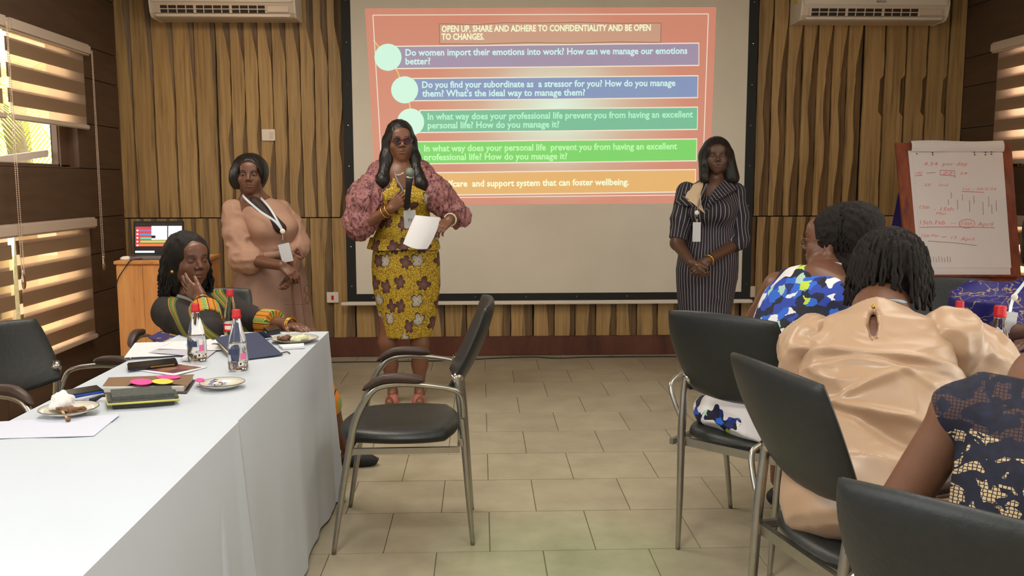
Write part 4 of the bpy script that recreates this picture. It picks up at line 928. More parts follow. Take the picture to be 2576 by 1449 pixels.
def mesh_sdf(S, h, fine=()):
    lo, hi = S.bounds(); lo = lo-.02; hi = hi+.02; V, F = S.block(lo, hi, h); Vs, Fs = [V], [F]
    for a, b, hf in fine:
        a, b = np.array(a), np.array(b); m = 1.2*h; ins = np.all((V > a+m) & (V < b-m), 1); keep = ~np.all(ins[Fs[0]], 1); Fs[0] = Fs[0][keep]
        v, f = S.block(a, b, hf); Fs.append(f+sum(len(q) for q in Vs)); Vs.append(v)
    V = np.concatenate(Vs); F = np.concatenate(Fs); u = np.unique(F); mp = np.full(len(V), -1); mp[u] = np.arange(len(u)); return V[u], mp[F]
def normals(V, F):
    n = np.cross(V[F[:, 2]]-V[F[:, 0]], V[F[:, 3]]-V[F[:, 1]]); N_ = np.zeros_like(V)
    for k in range(4): np.add.at(N_, F[:, k], n)
    return N_/(np.linalg.norm(N_, axis=1)[:, None]+1e-12)
def vnoise(P, sc, seed=0):
    Q = P*np.array(sc)+seed*7.31; i = np.floor(Q).astype(np.int64); f = Q-i; f = f*f*(3-2*f)
    def hsh(a, b, c): n = (a*73856093) ^ (b*19349663) ^ (c*83492791) ^ (seed*2654435); n = (n ^ (n >> 13))*1274126177; return ((n ^ (n >> 16)) & 0xffff)/65535.
    r = 0
    for a in (0, 1):
        for b in (0, 1):
            for c in (0, 1): r = r+hsh(i[:, 0]+a, i[:, 1]+b, i[:, 2]+c)*(f[:, 0] if a else 1-f[:, 0])*(f[:, 1] if b else 1-f[:, 1])*(f[:, 2] if c else 1-f[:, 2])
    return r*2-1
def build_sdf(name, S, h, m, parent, fine=(), disp=None, uv=None, tints=None, kind=None):
    V, F = mesh_sdf(S, h, fine)
    if disp is not None: n = normals(V, F); V = V+n*disp(V, n)[:, None]
    o = mesh(name, V, F, m, parent, True)
    if len(o.data.vertices) != len(V): print('WARN', name, len(o.data.vertices), len(V))
    if uv is not None:
        U = uv(V); l = o.data.uv_layers.new(name='UVMap'); li = np.zeros(len(o.data.loops), np.int32); o.data.loops.foreach_get('vertex_index', li); l.data.foreach_set('uv', U[li].astype(np.float32).ravel())
    if tints is not None:
        c = np.ones((len(V), 4), np.float32)
        for ctr, r, col, fr in tints:
            d = V-np.array(ctr); 
            if fr is not None: d = d@np.array(fr).T
            q = np.linalg.norm(d/np.array(r), axis=1); w = np.clip((1.15-q)/.35, 0, 1)[:, None]; c[:, :3] = c[:, :3]*(1-w)+c[:, :3]*np.array(col)*w
        a = o.data.color_attributes.new('tint', 'FLOAT_COLOR', 'POINT'); a.data.foreach_set('color', c.ravel())
    if kind: o['kind'] = kind
    return o
def frame(yaw, pitch=0., roll=0.):
    """rows: person's left, forward, up; yaw 0 faces the camera side (-Y), positive turns to +X"""
    f = np.array([math.sin(yaw)*math.cos(pitch), -math.cos(yaw)*math.cos(pitch), math.sin(pitch)]); l = nv_(np.cross([0, 0, 1.], f)); u = np.cross(f, l)
    c, s = math.cos(roll), math.sin(roll); return np.array([c*l+s*u, f, c*u-s*l])
D_ = math.radians
def bframe(a, b, up): z = nv_(up); y = nv_(np.cross(z, nv_(np.array(b)-np.array(a)))); return np.array([np.cross(y, z), y, z])
class Person:
    def __init__(s, label, base, skin=(112, 72, 52), rough=.42):
        s.t = thing('person', label, 'person', (base[0], base[1], 0)); s.S = SDF(); s.fine = []; s.tn = []; s.ft = []; s.own_shoes = False
        s.skin = mat('skin_%d_%d_%d' % skin, skin, rough, var=.06, vs=30., tint=True, spec=.5)
    def head(s, c, yaw, pitch=0., roll=0., k=1., face=True, shut=False):
        s.hc = np.array(c, float); s.hf = fr = frame(D_(yaw), D_(pitch), D_(roll)); s.hs = k; S = s.S
        H = lambda x, y, z: s.hc+k*(x*fr[0]+y*fr[1]+z*fr[2]); s.H = H
        e = lambda p, r, kk=.012, op='u': S.ell(H(*p), np.array(r)*k, fr, kk*k, op); cp = lambda a, b, ra, rb=None, kk=.008, op='u': S.cap(H(*a), H(*b), ra*k, (rb or ra)*k, kk*k, op)
        e((0, -.015, .030), (.074, .094, .088)); e((0, .026, -.022), (.063, .064, .078), .03); e((0, .058, -.094), (.026, .026, .022), .028)
        for q in (-1, 1):
            e((q*.042, .012, -.066), (.024, .036, .032), .03); e((q*.040, .056, -.028), (.024, .022, .024), .022)
            e((q*.0755, -.008, -.012), (.010, .019, .031), .006); e((q*.079, -.004, -.010), (.004, .009, .016), .005, 's'); e((q*.073, -.006, -.038), (.008, .010, .010), .006)
        if face:
            e((0, .072, .048), (.048, .018, .030), .03); cp((-.030, .076, .022), (.030, .076, .022), .0125, kk=.018)
            for q in (-1, 1): e((q*.031, .094, .004), (.017, .012, .011), .012, 's'); e((q*.031, .0755, .004), (.0158, .0140, .0125), .004); (None if shut else e((q*.031, .0925, .0030), (.0118, .0095, .0036), .003, 's'))
            e((0, .064, -.060), (.034, .024, .028), .025); cp((0, .086, .012), (0, .104, -.022), .0075, .0115, .012)
            for q in (-1, 1): e((q*.014, .095, -.028), (.0095, .011, .0085), .006); e((q*.007, .101, -.0375), (.0035, .004, .003), .003, 's')
            cp((-.021, .0835, -.0585), (0, .0885, -.057), .0048, .0062, kk=.005); cp((.021, .0835, -.0585), (0, .0885, -.057), .0048, .0062, kk=.005); cp((-.006, .0905, -.0565), (.006, .0905, -.0565), .0058, kk=.006); cp((-.016, .0845, -.0682), (0, .0880, -.069), .0056, .0072, kk=.005); cp((.016, .0845, -.0682), (0, .0880, -.069), .0056, .0072, kk=.005); cp((-.026, .0845, -.0632), (.026, .0845, -.0632), .0022, kk=.003, op='s'); cp((-.012, .0955, -.0630), (.012, .0955, -.0630), .0022, kk=.003, op='s')
            T = lambda p, r, col: s.tn.append((H(*p), np.array(r)*k, col, fr))
            T((0, .090, -.0565), (.026, .018, .0058), (.78, .60, .60)); T((0, .090, -.070), (.022, .018, .0075), (.98, .74, .72))
            for q in (-1, 1): T((q*.033, .090, .0275), (.020, .02, .0045), (.25, .22, .22)); T((q*.031, .088, .0095), (.017, .014, .0028), (.3, .28, .28))
        s.fine.append((H(0, 0, 0)-.135*k-np.array([0, 0, .0]), H(0, 0, 0)+.135*k, .0024 if face else .0042))
        if face and not shut:
            for q in (-1, 1):
                c_ = H(q*.031, .0772, .0035); mb = MB().sph(c_, .0128*k, 12); ey = mb.build('eye', mat('eye_white', (132, 116, 106), .3), s.t, True)
                f = nv_(fr[1]); MB().lathe([(.0001, .0131*k), (.0058*k, .0119*k)][::-1], (0, 0, 0), 14)
                R_ = Matrix((tuple(fr[0]), tuple(fr[2]), tuple(f))).transposed(); mb = MB().lathe([(.0070*k, .0111*k), (.0045*k, .0126*k), (.0001, .0131*k)], (0, 0, 0), 14, cap=False)
                v = [np.array(R_@Vector(p))+c_ for p in mb.v]; MB().add(v, mb.f).build('iris', mat('iris_dark', (28, 18, 14), .12), ey, True)
        return H
    def neck(s, a, r=.052, r2=.058, kk=.03): s.nb = np.array(a, float); s.S.cap(s.H(0, -.022, -.06), a, r, r2, kk)
    def limb(s, P, R_, kk=.02, flat=None):
        for a, b, ra, rb in zip(P[:-1], P[1:], R_[:-1], R_[1:]): s.S.cap(a, b, ra, rb, kk, flat=flat)
    def hand(s, w, d, n, t, curl=(.5, .5, .4), k=.95, thumb=(.6, .75, .3), tc=.5, spread=.0, fine=.0032, curls=None):
        d = nv_(d); n = nv_(n-d*(np.dot(n, d))); tt = np.cross(d, n); t = tt if np.dot(tt, t) > 0 else -tt; w = np.asarray(w, float); S = s.S
        K = []; offs = (.027, .009, -.009, -.026); ln = (.082, .086, .083, .076)
        S.ell(w+(d*.045+n*.002)*k, np.array((.046, .034, .0145))*k, [d, t, n], .015*k)
        for i in range(4):
            K_ = w+(d*ln[i]+t*offs[i])*k; S.cap(w+(d*.018+t*offs[i]*.6)*k, K_, .0125*k, .0105*k, .010*k); K.append(K_)
        L = ((.040, .025, .019), (.044, .028, .020), (.041, .026, .019), (.032, .019, .017))
        for i in range(4):
            p = K[i]; a = 0; dd = nv_(d+t*spread*(1.5-i)); c_ = curls[i] if curls else curl; r = (.0086, .0089, .0084, .0074)[i]
            for j in range(3):
                a += c_[j]; v = dd*math.cos(a)+n*math.sin(a); q = p+v*L[i][j]*k; S.cap(p, q, r*k*(1-.07*j), r*k*(.93-.07*j), .0035*k if j else .006*k); p = q
            s.tip = p
        b = w+(d*.016+t*.020+n*.006)*k; v = nv_(d*thumb[0]+t*thumb[1]+n*thumb[2]); m = b+v*.043*k; S.cap(b, m, .015*k, .0115*k, .012*k); v2 = nv_(v*(1-tc)+d*tc*.9+n*tc*.5); q = m+v2*.032*k; S.cap(m, q, .0105*k, .0095*k, .004*k); v3 = nv_(v2+d*.3+n*tc*.5); S.cap(q, q+v3*.024*k, .0092*k, .0078*k, .004*k)
        c = w+d*.075*k; s.fine.append((c-.115*k, c+.115*k, fine)); return K
    def foot(s, heel, d, k=.9, lift=0.):
        d = nv_(d); h = np.array(heel, float); s.S.ell(h+d*.09*k+(0, 0, .03+lift*.3), np.array((.12, .042, .028))*k, [d, np.cross([0, 0, 1], d), (0, 0, 1)], .02)
        s.ft.append((h, d, k)); s.S.cap(h+(0, 0, .035+lift), h+d*.1*k+(0, 0, .045+lift*.5), .028*k, .03*k, .02)
    def body(s, h=.009):
        s.bo = build_sdf('body', s.S, h, s.skin, s.t, s.fine, tints=s.tn)
        for h_, d, k in ([] if s.own_shoes else s.ft):
            q = SDF(); fr = [d, np.cross([0, 0, 1], d), (0, 0, 1)]; q.ell(h_+d*.09*k+(0, 0, .030), np.array((.130, .048, .036))*k, fr, .02); q.cap(h_+(0, 0, .030), h_+d*.03*k+(0, 0, .035), .036*k, .034*k, .02); q.ell(h_+d*.05*k+(0, 0, .085), np.array((.075, .030, .05))*k, fr, .006, 's'); q.plane((0, 0, .001), (0, 0, -1)); build_sdf('shoe', q, .0055, M_black, s.t)
        return s.bo
    def cloth(s, name, S, m, h=.007, disp=None, uv=None, label=None, kind=None):
        o = build_sdf(name, S, h, m, s.t, (), disp, uv, kind=kind)
        if label: o['label'] = label
        return o
def P3(px_, py_, Y): return at(px_, py_, Y)
def folds(am, sc, seed, am2=0., sc2=(60, 60, 25)):
    return lambda V, n: am*(1-2*np.abs(vnoise(V, sc, seed)))+(am2*vnoise(V, sc2, seed+3) if am2 else 0)
def cyl_uv(c, R=.17): return lambda V: np.stack([np.arctan2(V[:, 0]-c[0], -(V[:, 1]-c[1]))*R, V[:, 2]], 1)
def limb_uv(a, b, ref=(0, -1, 0), R=.06):
    a, b = np.array(a), np.array(b); ax = nv_(b-a); u = nv_(np.array(ref)-ax*np.dot(ref, ax)); w = np.cross(ax, u)
    return lambda V: np.stack([np.arctan2((V-a)@w, (V-a)@u)*R, (V-a)@ax], 1)
# hair
M_hair = N('black_hair'); _v = M_hair.coord(scale=(160, 160, 14)); _n = M_hair.n('TexNoise', Vector=_v, Scale=1., Detail=3.)
M_hair.l(M_hair.ramp(_n.outputs['Fac'], [(.3, lin((16, 13, 12))), (.75, lin((38, 32, 30)))]), M_hair.b.inputs['Base Color']); M_hair.b.inputs['Roughness'].default_value = .38; M_hair.b.inputs['Specular IOR Level'].default_value = .35; M_hair.bump(_n.outputs['Fac'], .5, .004); M_hair = M_hair.m
M_hairm = mat('matte_braided_hair', (30, 25, 23), .75, var=.3, vs=90., bump=.6, spec=.25)
def hair_shell(p, grow=(.014, .014, .016), face_cut=True, low=-.05, cut=None):
    S = SDF(); k = p.hs; H = p.H; fr = p.hf
    S.ell(H(0, -.017, .032), np.array((.074+grow[0], .094+grow[1], .088+grow[2]))*k, fr, .01)
    return S
def strands(p, n, rnd_, start, fall, r0, r1, m=None, name='hair_strands', segs=9, curl=.006):
    mb = MB()
    for i in range(n):
        a, b = start(i, rnd_); pts = []; ph = rnd_.uniform(0, 6); w = rnd_.uniform(16, 30)
        for j in range(segs+1):
            q = fall(a, b, j/segs, rnd_); c = curl*math.sin(w*j/segs+ph)*min(1, 2*j/segs); d = curl*math.cos(w*j/segs+ph*1.7)*min(1, 2*j/segs)
            pts.append(q+p.hf[0]*c+p.hf[1]*d)
        mb.tube(pts, [r0+(r1-r0)*j/segs for j in range(segs+1)], 5)
    o = mb.build(name, m or M_hairm, p.t, True); o['kind'] = 'stuff'; return o
def lanyard(p, pts, m, w=.009, name='lanyard'):
    """flat ribbon through the points, facing the camera side"""
    Q, _ = crv([np.array(q, float) for q in pts], [1]*len(pts), 5); V = []
    for i, q in enumerate(Q):
        t = nv_(Q[min(i+1, len(Q)-1)]-Q[max(i-1, 0)]); sd = nv_(np.cross(t, [0, -1., 0])); V += [q-sd*w/2, q+sd*w/2, q+sd*w/2+(0, .0015, 0), q-sd*w/2+(0, .0015, 0)]
    F = [[4*i+k, 4*i+(k+1) % 4, 4*i+4+(k+1) % 4, 4*i+4+k] for i in range(len(Q)-1) for k in range(4)]; return mesh(name, V, F, m, p.t)
M_lany = mat('lanyard_ribbon', (206, 214, 224), .5); M_clearp = mat('badge_sleeve', (196, 198, 204), .25); M_gold = mat('gold_metal', (206, 160, 70), .25, .9); M_pearl = mat('pearl', (226, 216, 196), .25)
def badge(p, c, w, h, tilt=0., txt=None, yaw=0.):
    ux = np.array([math.cos(tilt)*math.cos(yaw), math.sin(yaw), -math.sin(tilt)]); uz = np.array([math.sin(tilt), 0, math.cos(tilt)]); n = nv_(np.cross(ux, uz)); c = np.array(c)
    b = MB().obox(c-ux*w/2-uz*h, ux*w, -n*.0022*-1, uz*h, .0008).build('name_badge', M_clearp, p.t)
    MB().obox(c-ux*w*.36-uz*h*.93+n*.0002, ux*w*.72, n*.0012, uz*h*.68, 0).build('badge_card', M_paper, b)
    MB().obox(c-ux*w*.2-uz*h*.13+n*.0004, ux*w*.4, n*.001, uz*h*.05, 0).build('badge_slot', mat('slot_grey', (120, 120, 124), .4), b)
    MB().obox(c-ux*.006, ux*.012, n*.003, uz*.022, .001).build('badge_clip', M_chromeb, b)
    if txt: text_mesh('badge_number', txt, c-ux*w*.17-uz*h*.62+n*.0022, ux, uz, h*.16, mat('badge_ink', (90, 90, 110), .6), b, width=w*.34)
    return b
def glasses(p, m, w=.0028, lens=None):
    H = p.H; k = p.hs; g = None; mb = MB()
    for q in (-1, 1):
        ring = [H(q*.034+.024*math.cos(a)*(1 if abs(math.cos(a)) < 2 else 1), .103-.004*abs(math.cos(a))-.012*(abs(q*.034+.024*math.cos(a))-.03)*3, .004+.0185*math.sin(a)) for a in np.linspace(0, 2*PI, 21)]
        mb.tube(ring, w, 6, cap=False)
        mb.tube([H(q*.058, .090, .010), H(q*.072, .055, .008), H(q*.078, .0, .004), H(q*.076, -.015, -.006)], w*.8, 6, sub=3)
    mb.tube([H(-.011, .104, .007), H(0, .108, .010), H(.011, .104, .007)], w*.9, 6, sub=3)
    g = mb.build('glasses', m, p.t, True)
    if lens:
        for q in (-1, 1): MB().add([H(q*.034+.022*math.cos(a), .1005, .004+.017*math.sin(a)) for a in np.linspace(0, 2*PI, 17)[:-1]], [list(range(16))]).build('lens', lens, g)
    return g
def beads(p, name, pts, r, m):
    mb = MB(); Q, _ = crv([np.array(q, float) for q in pts], [1]*len(pts), 12); last = None
    for q in Q:
        if last is None or np.linalg.norm(q-last) > r*1.9: mb.sph(q, r, 6); last = q
    o = mb.build(name, m, p.t, True); o['kind'] = 'stuff'; return o
def ring_around(a, ax, r, n=25, u=(0, 0, 1)):
    ax = nv_(ax); e = nv_(np.cross(ax, u)); f = np.cross(ax, e); return [np.array(a)+r*(math.cos(t)*e+math.sin(t)*f) for t in np.linspace(0, 2*PI, n)]
# ------------------------------------------------------------------ printed fabrics
def uvc(s): return s.n('UVMap', uv_map='UVMap').outputs[0] if 0 else s.n('UVMap').outputs[0]
def leaf_print():
    s = N('mustard_leaf_print'); uv = uvc(s); v = s.n('TexVoronoi', Scale=8.2, Randomness=.5, Vector=uv); v.voronoi_dimensions = '2D'
    d = s.n('VectorMath', operation='SUBTRACT'); s.l(uv, d.inputs[0]); s.l(v.outputs['Position'], d.inputs[1])
    c = s.n('SeparateXYZ'); s.l(v.outputs['Color'], c.inputs[0]); rot = s.n('VectorRotate', rotation_type='Z_AXIS'); s.l(d.outputs[0], rot.inputs['Vector']); s.l(s.math('MULTIPLY_ADD', c.outputs[0], 2.4, -1.2), rot.inputs['Angle'])
    q = s.n('SeparateXYZ'); s.l(rot.outputs[0], q.inputs[0]); th = s.math('ARCTAN2', q.outputs[0], q.outputs[1]); r = s.math('SQRT', s.math('ADD', s.math('MULTIPLY', q.outputs[0], q.outputs[0]), s.math('MULTIPLY', q.outputs[1], q.outputs[1])))
    lob = s.math('POWER', s.math('ABSOLUTE', s.math('COSINE', s.math('MULTIPLY', th, 2.5))), .95)
    R_ = s.math('MULTIPLY', s.math('MULTIPLY_ADD', lob, .026, .031), s.math('MULTIPLY_ADD', s.math('COSINE', th), .26, .80)); rel = s.math('DIVIDE', r, R_)
    inside = s.math('LESS_THAN', rel, 1.0); edge = s.math('GREATER_THAN', rel, .86)
    vein = s.math('LESS_THAN', s.math('MULTIPLY', s.math('ABSOLUTE', s.math('SINE', s.math('MULTIPLY', th, 2.5))), r), .0022)
    wht = s.math('GREATER_THAN', c.outputs[1], .76); brown = s.ramp(rel, [(.0, lin((134, 98, 92))), (.5, lin((98, 62, 58))), (1, lin((74, 42, 38)))]); white = s.ramp(rel, [(0, lin((206, 200, 190))), (1, lin((150, 142, 132)))])
    leaf = s.mix(wht, brown, white); leaf = s.mix(vein, leaf, lin((60, 34, 34))); leaf = s.mix(edge, leaf, lin((52, 32, 22)))
    v2 = s.n('TexVoronoi', Scale=70., Vector=uv, Randomness=.9); v2.voronoi_dimensions = '2D'; n = s.n('TexNoise', Vector=uv, Scale=30., Detail=3.)
    gnd = s.ramp(n.outputs['Fac'], [(.35, lin((132, 104, 16))), (.65, lin((170, 138, 22)))]); gnd = s.mix(s.math('LESS_THAN', v2.outputs['Distance'], .26), gnd, lin((204, 176, 66)))
    s.l(s.mix(inside, gnd, leaf), s.b.inputs['Base Color']); s.b.inputs['Roughness'].default_value = .75; return s.m
def stripe_print():
    s = N('navy_pinstripe'); uv = uvc(s); q = s.n('SeparateXYZ'); s.l(uv, q.inputs[0]); n = s.n('TexNoise', Vector=uv, Scale=9.); u = s.math('MULTIPLY_ADD', n.outputs['Fac'], .006, q.outputs[0])
    f = s.math('FRACT', s.math('MULTIPLY', u, 1/.0235)); m = s.math('LESS_THAN', f, .13); s.l(s.mix(m, lin((36, 31, 42)), lin((172, 166, 172))), s.b.inputs['Base Color']); s.b.inputs['Roughness'].default_value = .8; return s.m
def floral_print():
    s = N('blue_floral_print'); uv = uvc(s); n = s.n('TexNoise', Vector=uv, Scale=26., Detail=3.); sc = s.n('VectorMath', operation='SCALE'); s.l(n.outputs['Color'], sc.inputs[0]); sc.inputs['Scale'].default_value = .05
    a = s.n('VectorMath', operation='ADD'); s.l(uv, a.inputs[0]); s.l(sc.outputs[0], a.inputs[1]); v = s.n('TexVoronoi', Scale=36., Vector=a.outputs[0]); v.voronoi_dimensions = '2D'
    c = s.n('SeparateXYZ'); s.l(v.outputs['Color'], c.inputs[0])
    col = s.ramp(c.outputs[0], [(0, lin((16, 24, 60))), (.24, lin((34, 66, 170))), (.42, lin((20, 22, 34))), (.62, lin((40, 100, 210))), (.74, lin((232, 232, 236))), (.85, lin((24, 40, 112))), (.93, lin((170, 206, 190))), (.965, lin((188, 214, 70)))], 'CONSTANT')
    big = s.n('TexNoise', Vector=uv, Scale=7.5, Detail=2.); q = s.n('SeparateXYZ'); s.l(uv, q.inputs[0])
    msk = s.math('GREATER_THAN', s.math('ADD', big.outputs['Fac'], s.math('MULTIPLY', s.step(q.outputs[1], .70, .95), .12)), .53)
    s.l(s.mix(msk, lin((226, 222, 226)), col), s.b.inputs['Base Color']); s.b.inputs['Roughness'].default_value = .7; return s.m
def kente_print(name='kente_cloth', sc=1.):
    s = N(name); uv = uvc(s); q = s.n('SeparateXYZ'); s.l(uv, q.inputs[0]); f = s.math('FRACT', s.math('MULTIPLY', q.outputs[0], 16*sc))
    a = s.ramp(f, [(0, lin((188, 132, 26))), (.2, lin((90, 40, 20))), (.26, lin((206, 120, 26))), (.45, lin((50, 110, 44))), (.72, lin((196, 160, 40))), (.8, lin((86, 36, 22))), (.86, lin((196, 110, 26)))], 'CONSTANT')
    z = s.math('GREATER_THAN', s.math('FRACT', s.math('ADD', s.math('MULTIPLY', q.outputs[1], 95*sc), s.math('MULTIPLY', f, 3.))), .55); band = s.math('MULTIPLY', s.math('GREATER_THAN', f, .45), s.math('LESS_THAN', f, .72))
    s.l(s.mix(s.math('MULTIPLY', z, band), a, lin((176, 196, 120))), s.b.inputs['Base Color']); s.b.inputs['Roughness'].default_value = .8; return s.m
def lace_print():
    s = N('navy_lace'); uv = uvc(s); v = s.n('TexVoronoi', Scale=150., Vector=uv, Randomness=.25, feature='DISTANCE_TO_EDGE'); v.voronoi_dimensions = '2D'
    n = s.n('TexNoise', Vector=uv, Scale=17., Detail=2., Distortion=1.6); net = s.math('MULTIPLY', s.math('GREATER_THAN', v.outputs['Distance'], .11), s.math('GREATER_THAN', n.outputs['Fac'], .54))
    q = s.n('SeparateXYZ'); s.l(uv, q.inputs[0]); low = s.math('LESS_THAN', s.math('ADD', q.outputs[1], s.math('MULTIPLY', q.outputs[0], .25)), .0)
    under = s.mix(low, lin((74, 52, 48)), lin((196, 172, 132))); n2 = s.n('TexNoise', Vector=uv, Scale=60., Detail=3.); nav = s.ramp(n2.outputs['Fac'], [(.3, lin((9, 11, 26))), (.7, lin((22, 26, 54)))])
    s.l(s.mix(net, nav, under), s.b.inputs['Base Color']); s.b.inputs['Roughness'].default_value = .8; s.bump(n.outputs['Fac'], .3, .006); return s.m
def royal_print():
    s = N('royal_blue_gold'); v = s.coord(); n = s.n('TexNoise', Vector=v, Scale=9., Detail=2., Distortion=1.5); a = s.math('LESS_THAN', s.math('ABSOLUTE', s.math('SUBTRACT', n.outputs['Fac'], .5)), .012)
    s.l(s.mix(a, lin((27, 21, 106)), lin((150, 126, 96))), s.b.inputs['Base Color']); s.b.inputs['Roughness'].default_value = .6; return s.m
M_leafpr, M_pin, M_flor, M_kente, M_lace, M_royal = leaf_print(), stripe_print(), floral_print(), kente_print(), lace_print(), royal_print()
def sleeve_lace():
    s = N('mauve_lace'); v = s.coord(scale=(1, 1, .6)); n = s.n('TexNoise', Vector=v, Scale=42., Detail=4., Distortion=1.2)
    s.l(s.ramp(n.outputs['Fac'], [(.36, lin((72, 42, 46))), (.47, lin((138, 88, 90))), (.7, lin((172, 120, 118)))]), s.b.inputs['Base Color']); s.b.inputs['Roughness'].default_value = .7; s.bump(n.outputs['Fac'], .8, .012); return s.m
M_mauve = sleeve_lace(); M_beige = mat('beige_crepe', (166, 128, 108), .8, var=.04, vs=20., bump=.05); M_beiges = mat('beige_crepe_skirt', (150, 118, 104), .8, var=.04, vs=20., bump=.05)
M_satin = mat('champagne_satin', (184, 152, 124), .36, spec=.6, sheen=.1); M_blackd = mat('black_dress', (30, 23, 24), .85, var=.15, vs=20.)

# ------------------------------------------------------------------ presenter with the microphone
Y = 5.5
p = Person('person in a mustard leaf-print dress with puffed mauve lace sleeves, speaking into a microphone', P3(1014, 1005, Y)[:2], (116, 76, 56)); A = p
p.head(P3(1006, 357, Y), 14, .0, 0, .99); H = p.H; nb = P3(1006, 426, Y+.02); p.neck(nb, .050, .056)
rs, ls = P3(952, 446, Y+.02), P3(1062, 446, Y+.03); re, rw = P3(903, 574, Y-.10), P3(984, 524, Y-.24); le, lw = P3(1150, 548, Y-.02), P3(1131, 553, Y-.20)
S = p.S; S.cap(rs, ls, .05, .05, .05); S.ell((rs+ls)/2+(0, -.0, -.10), (.155, .10, .15), k=.05); hipc = P3(1017, 650, Y+.03); S.ell(hipc, (.18, .13, .2), k=.06); S.cap((rs+ls)/2, hipc, .11, .13, .06)
p.limb([rs, re, rw], [.048, .042, .026]); p.limb([ls, le, lw], [.048, .042, .026])
mic0, mic1 = P3(1031, 434, Y-.30), P3(1024, 520, Y-.26)
p.hand(rw, P3(1018, 494, Y-.27)-rw, (.2, .9, .1), (0, 0, 1), curl=(.75, 1.25, .9), thumb=(.7, .45, .5), tc=.6, k=.95)
p.hand(lw, P3(1106, 575, Y-.27)-lw, (-.2, .4, -.7), (-.6, -.8, .3), curl=(.45, .9, .7), thumb=(.7, .5, .4), tc=.6, k=.95)
for q, (kx, ax_) in enumerate(((974, 988), (1056, 1055))):
    kn = P3(kx, 862, Y+.0); an = P3(ax_, 985, Y+.02); hp_ = P3([985, 1045][q], 700, Y+.03); p.limb([hp_, kn, kn*.55+an*.45+(0, .02, 0), an], [.085, .054, .047, .027], .03); f0 = np.array([an[0], an[1]+.02, .06]); S.cap(an, f0+(0, -.01, .02), .027, .026, .02); S.cap(f0, (f0[0]+[-.01, .01][q], f0[1]-.13, .03), .026, .028, .02)
p.body(.008)
top = SDF(); c0 = P3(1010, 500, Y); cu = cyl_uv((c0[0], Y)); z = lambda py_, yy=Y: P3(1010, py_, yy)[2]; x = lambda px_, yy=Y: P3(px_, 600, yy)[0]
I3 = [(1, 0, 0), (0, 1, 0), (0, 0, 1)]; xc = x(1016)
def stz(rows, yc=Y): return [(z(r[0]), (x(r[1])+x(r[2]))/2, (r[4] if len(r) > 4 else 0)+yc, (x(r[2])-x(r[1]))/2, r[3]) for r in rows]
top.loft((0, 0, 0), I3, stz([(622, 936, 1106, .150), (600, 938, 1102, .145), (575, 950, 1090, .128), (540, 958, 1082, .118), (505, 953, 1084, .130), (480, 950, 1082, .135), (455, 948, 1072, .12), (438, 958, 1062, .085), (430, 975, 1046, .05)], Y+.02), .02)
top.loft((0, 0, 0), I3, stz([(470, 950, 1075, .10), (445, 958, 1062, .085), (432, 972, 1048, .06), (424, 985, 1032, .05)], Y+.02), .02)
for q in (980, 1048): top.ell(P3(q, 500, Y-.08), (.072, .065, .07), k=.05)
top.ell(P3(1012, 440, Y-.12), (.046, .15, .085), k=.01, op='s')
p.cloth('bodice', top, M_leafpr, .007, folds(.004, (9, 9, 5), 3), cu)
sk = SDF(); sk.loft((0, 0, 0), I3, stz([(846, 957, 1082, .125), (820, 951, 1090, .13), (780, 944, 1096, .14), (720, 934, 1104, .155), (670, 933, 1104, .16), (635, 936, 1103, .155), (600, 950, 1090, .13)], Y+.03), .02, fold=(9, .018)); p.cloth('skirt', sk, M_leafpr, .007, folds(.004, (8, 8, 4), 5), cu)
V, Fq = grid(lambda u, v: np.array([x(1016)+(.205+.02*v+.006*math.sin(14*u*PI))*math.sin(2*PI*u), Y+.025-(.155+.02*v+.006*math.sin(14*u*PI))*math.cos(2*PI*u), z(598)*(1-v)+(z(622)-.012*math.sin(u*9))*v]), 80, 4)
o = MB().add(V, Fq).build('peplum', M_leafpr, p.t, True); l = o.data.uv_layers.new(name='UVMap')
for lp in o.data.loops: q = V[lp.vertex_index]; l.data[lp.index].uv = (math.atan2(q[0]-c0[0], -(q[1]-Y))*.17, q[2])
yk = SDF()
for a, q in ((rs, 974), (ls, 1044)): yk.cap(a+(0, 0, .012), P3(q, 440, Y+.01), .066, .058, .03); yk.cap(P3(q, 440, Y+.01), P3(q+(6 if q < 1000 else -6), 462, Y-.075), .056, .03, .03)
p.cloth('lace_yoke', yk, M_mauve, .006, folds(.005, (30, 30, 20), 7, .003))
for side, (a, b, sg) in enumerate(((rs, re, -1), (ls, le, 1))):
    S2 = SDF(); a2 = a+np.array([-sg*.012, .0, .022]); mid = (a+b)/2+np.array([sg*(.004 if side == 0 else -.012), -.02, .012]); b2 = b+np.array([0, 0, .012])
    rr = .112 if side == 0 else .086; S2.cap(a2, mid, .066, rr, .05); S2.cap(mid, b2, rr, .078 if side == 0 else .070, .05); S2.ell(a2+(0, 0, .02), (.06, .06, .045), k=.03)
    if side == 0: S2.ell(b2+(.01, -.0, .03), (.095, .085, .07), k=.05)
    else: S2.cap(b2, b2+(.025, -.02, -.01), .06, .045, .04)
    p.cloth('sleeve', S2, M_mauve, .007, folds(.012, (30, 30, 14), 7+side, .006))
S2 = SDF(); k = p.hs
S2.ell(H(0, -.020, .034), (.088, .106, .104), p.hf, .01); S2.ell(H(0, .085, -.012), (.059, .085, .082), p.hf, .012, 's'); S2.ell(H(0, .06, -.12), (.052, .12, .07), p.hf, .02, 's')
for q, e in ((-1, P3(962, 455, Y-.085)), (1, P3(1058, 462, Y-.075))):
    a = H(q*.074, -.01, .0); m_ = H(q*.083, .008, -.10); S2.cap(a, m_, .034, .036, .04); S2.cap(m_, e, .036, .036, .04); S2.cap(e, e+(-q*-.012, -.0, -.075), .036, .020, .04)
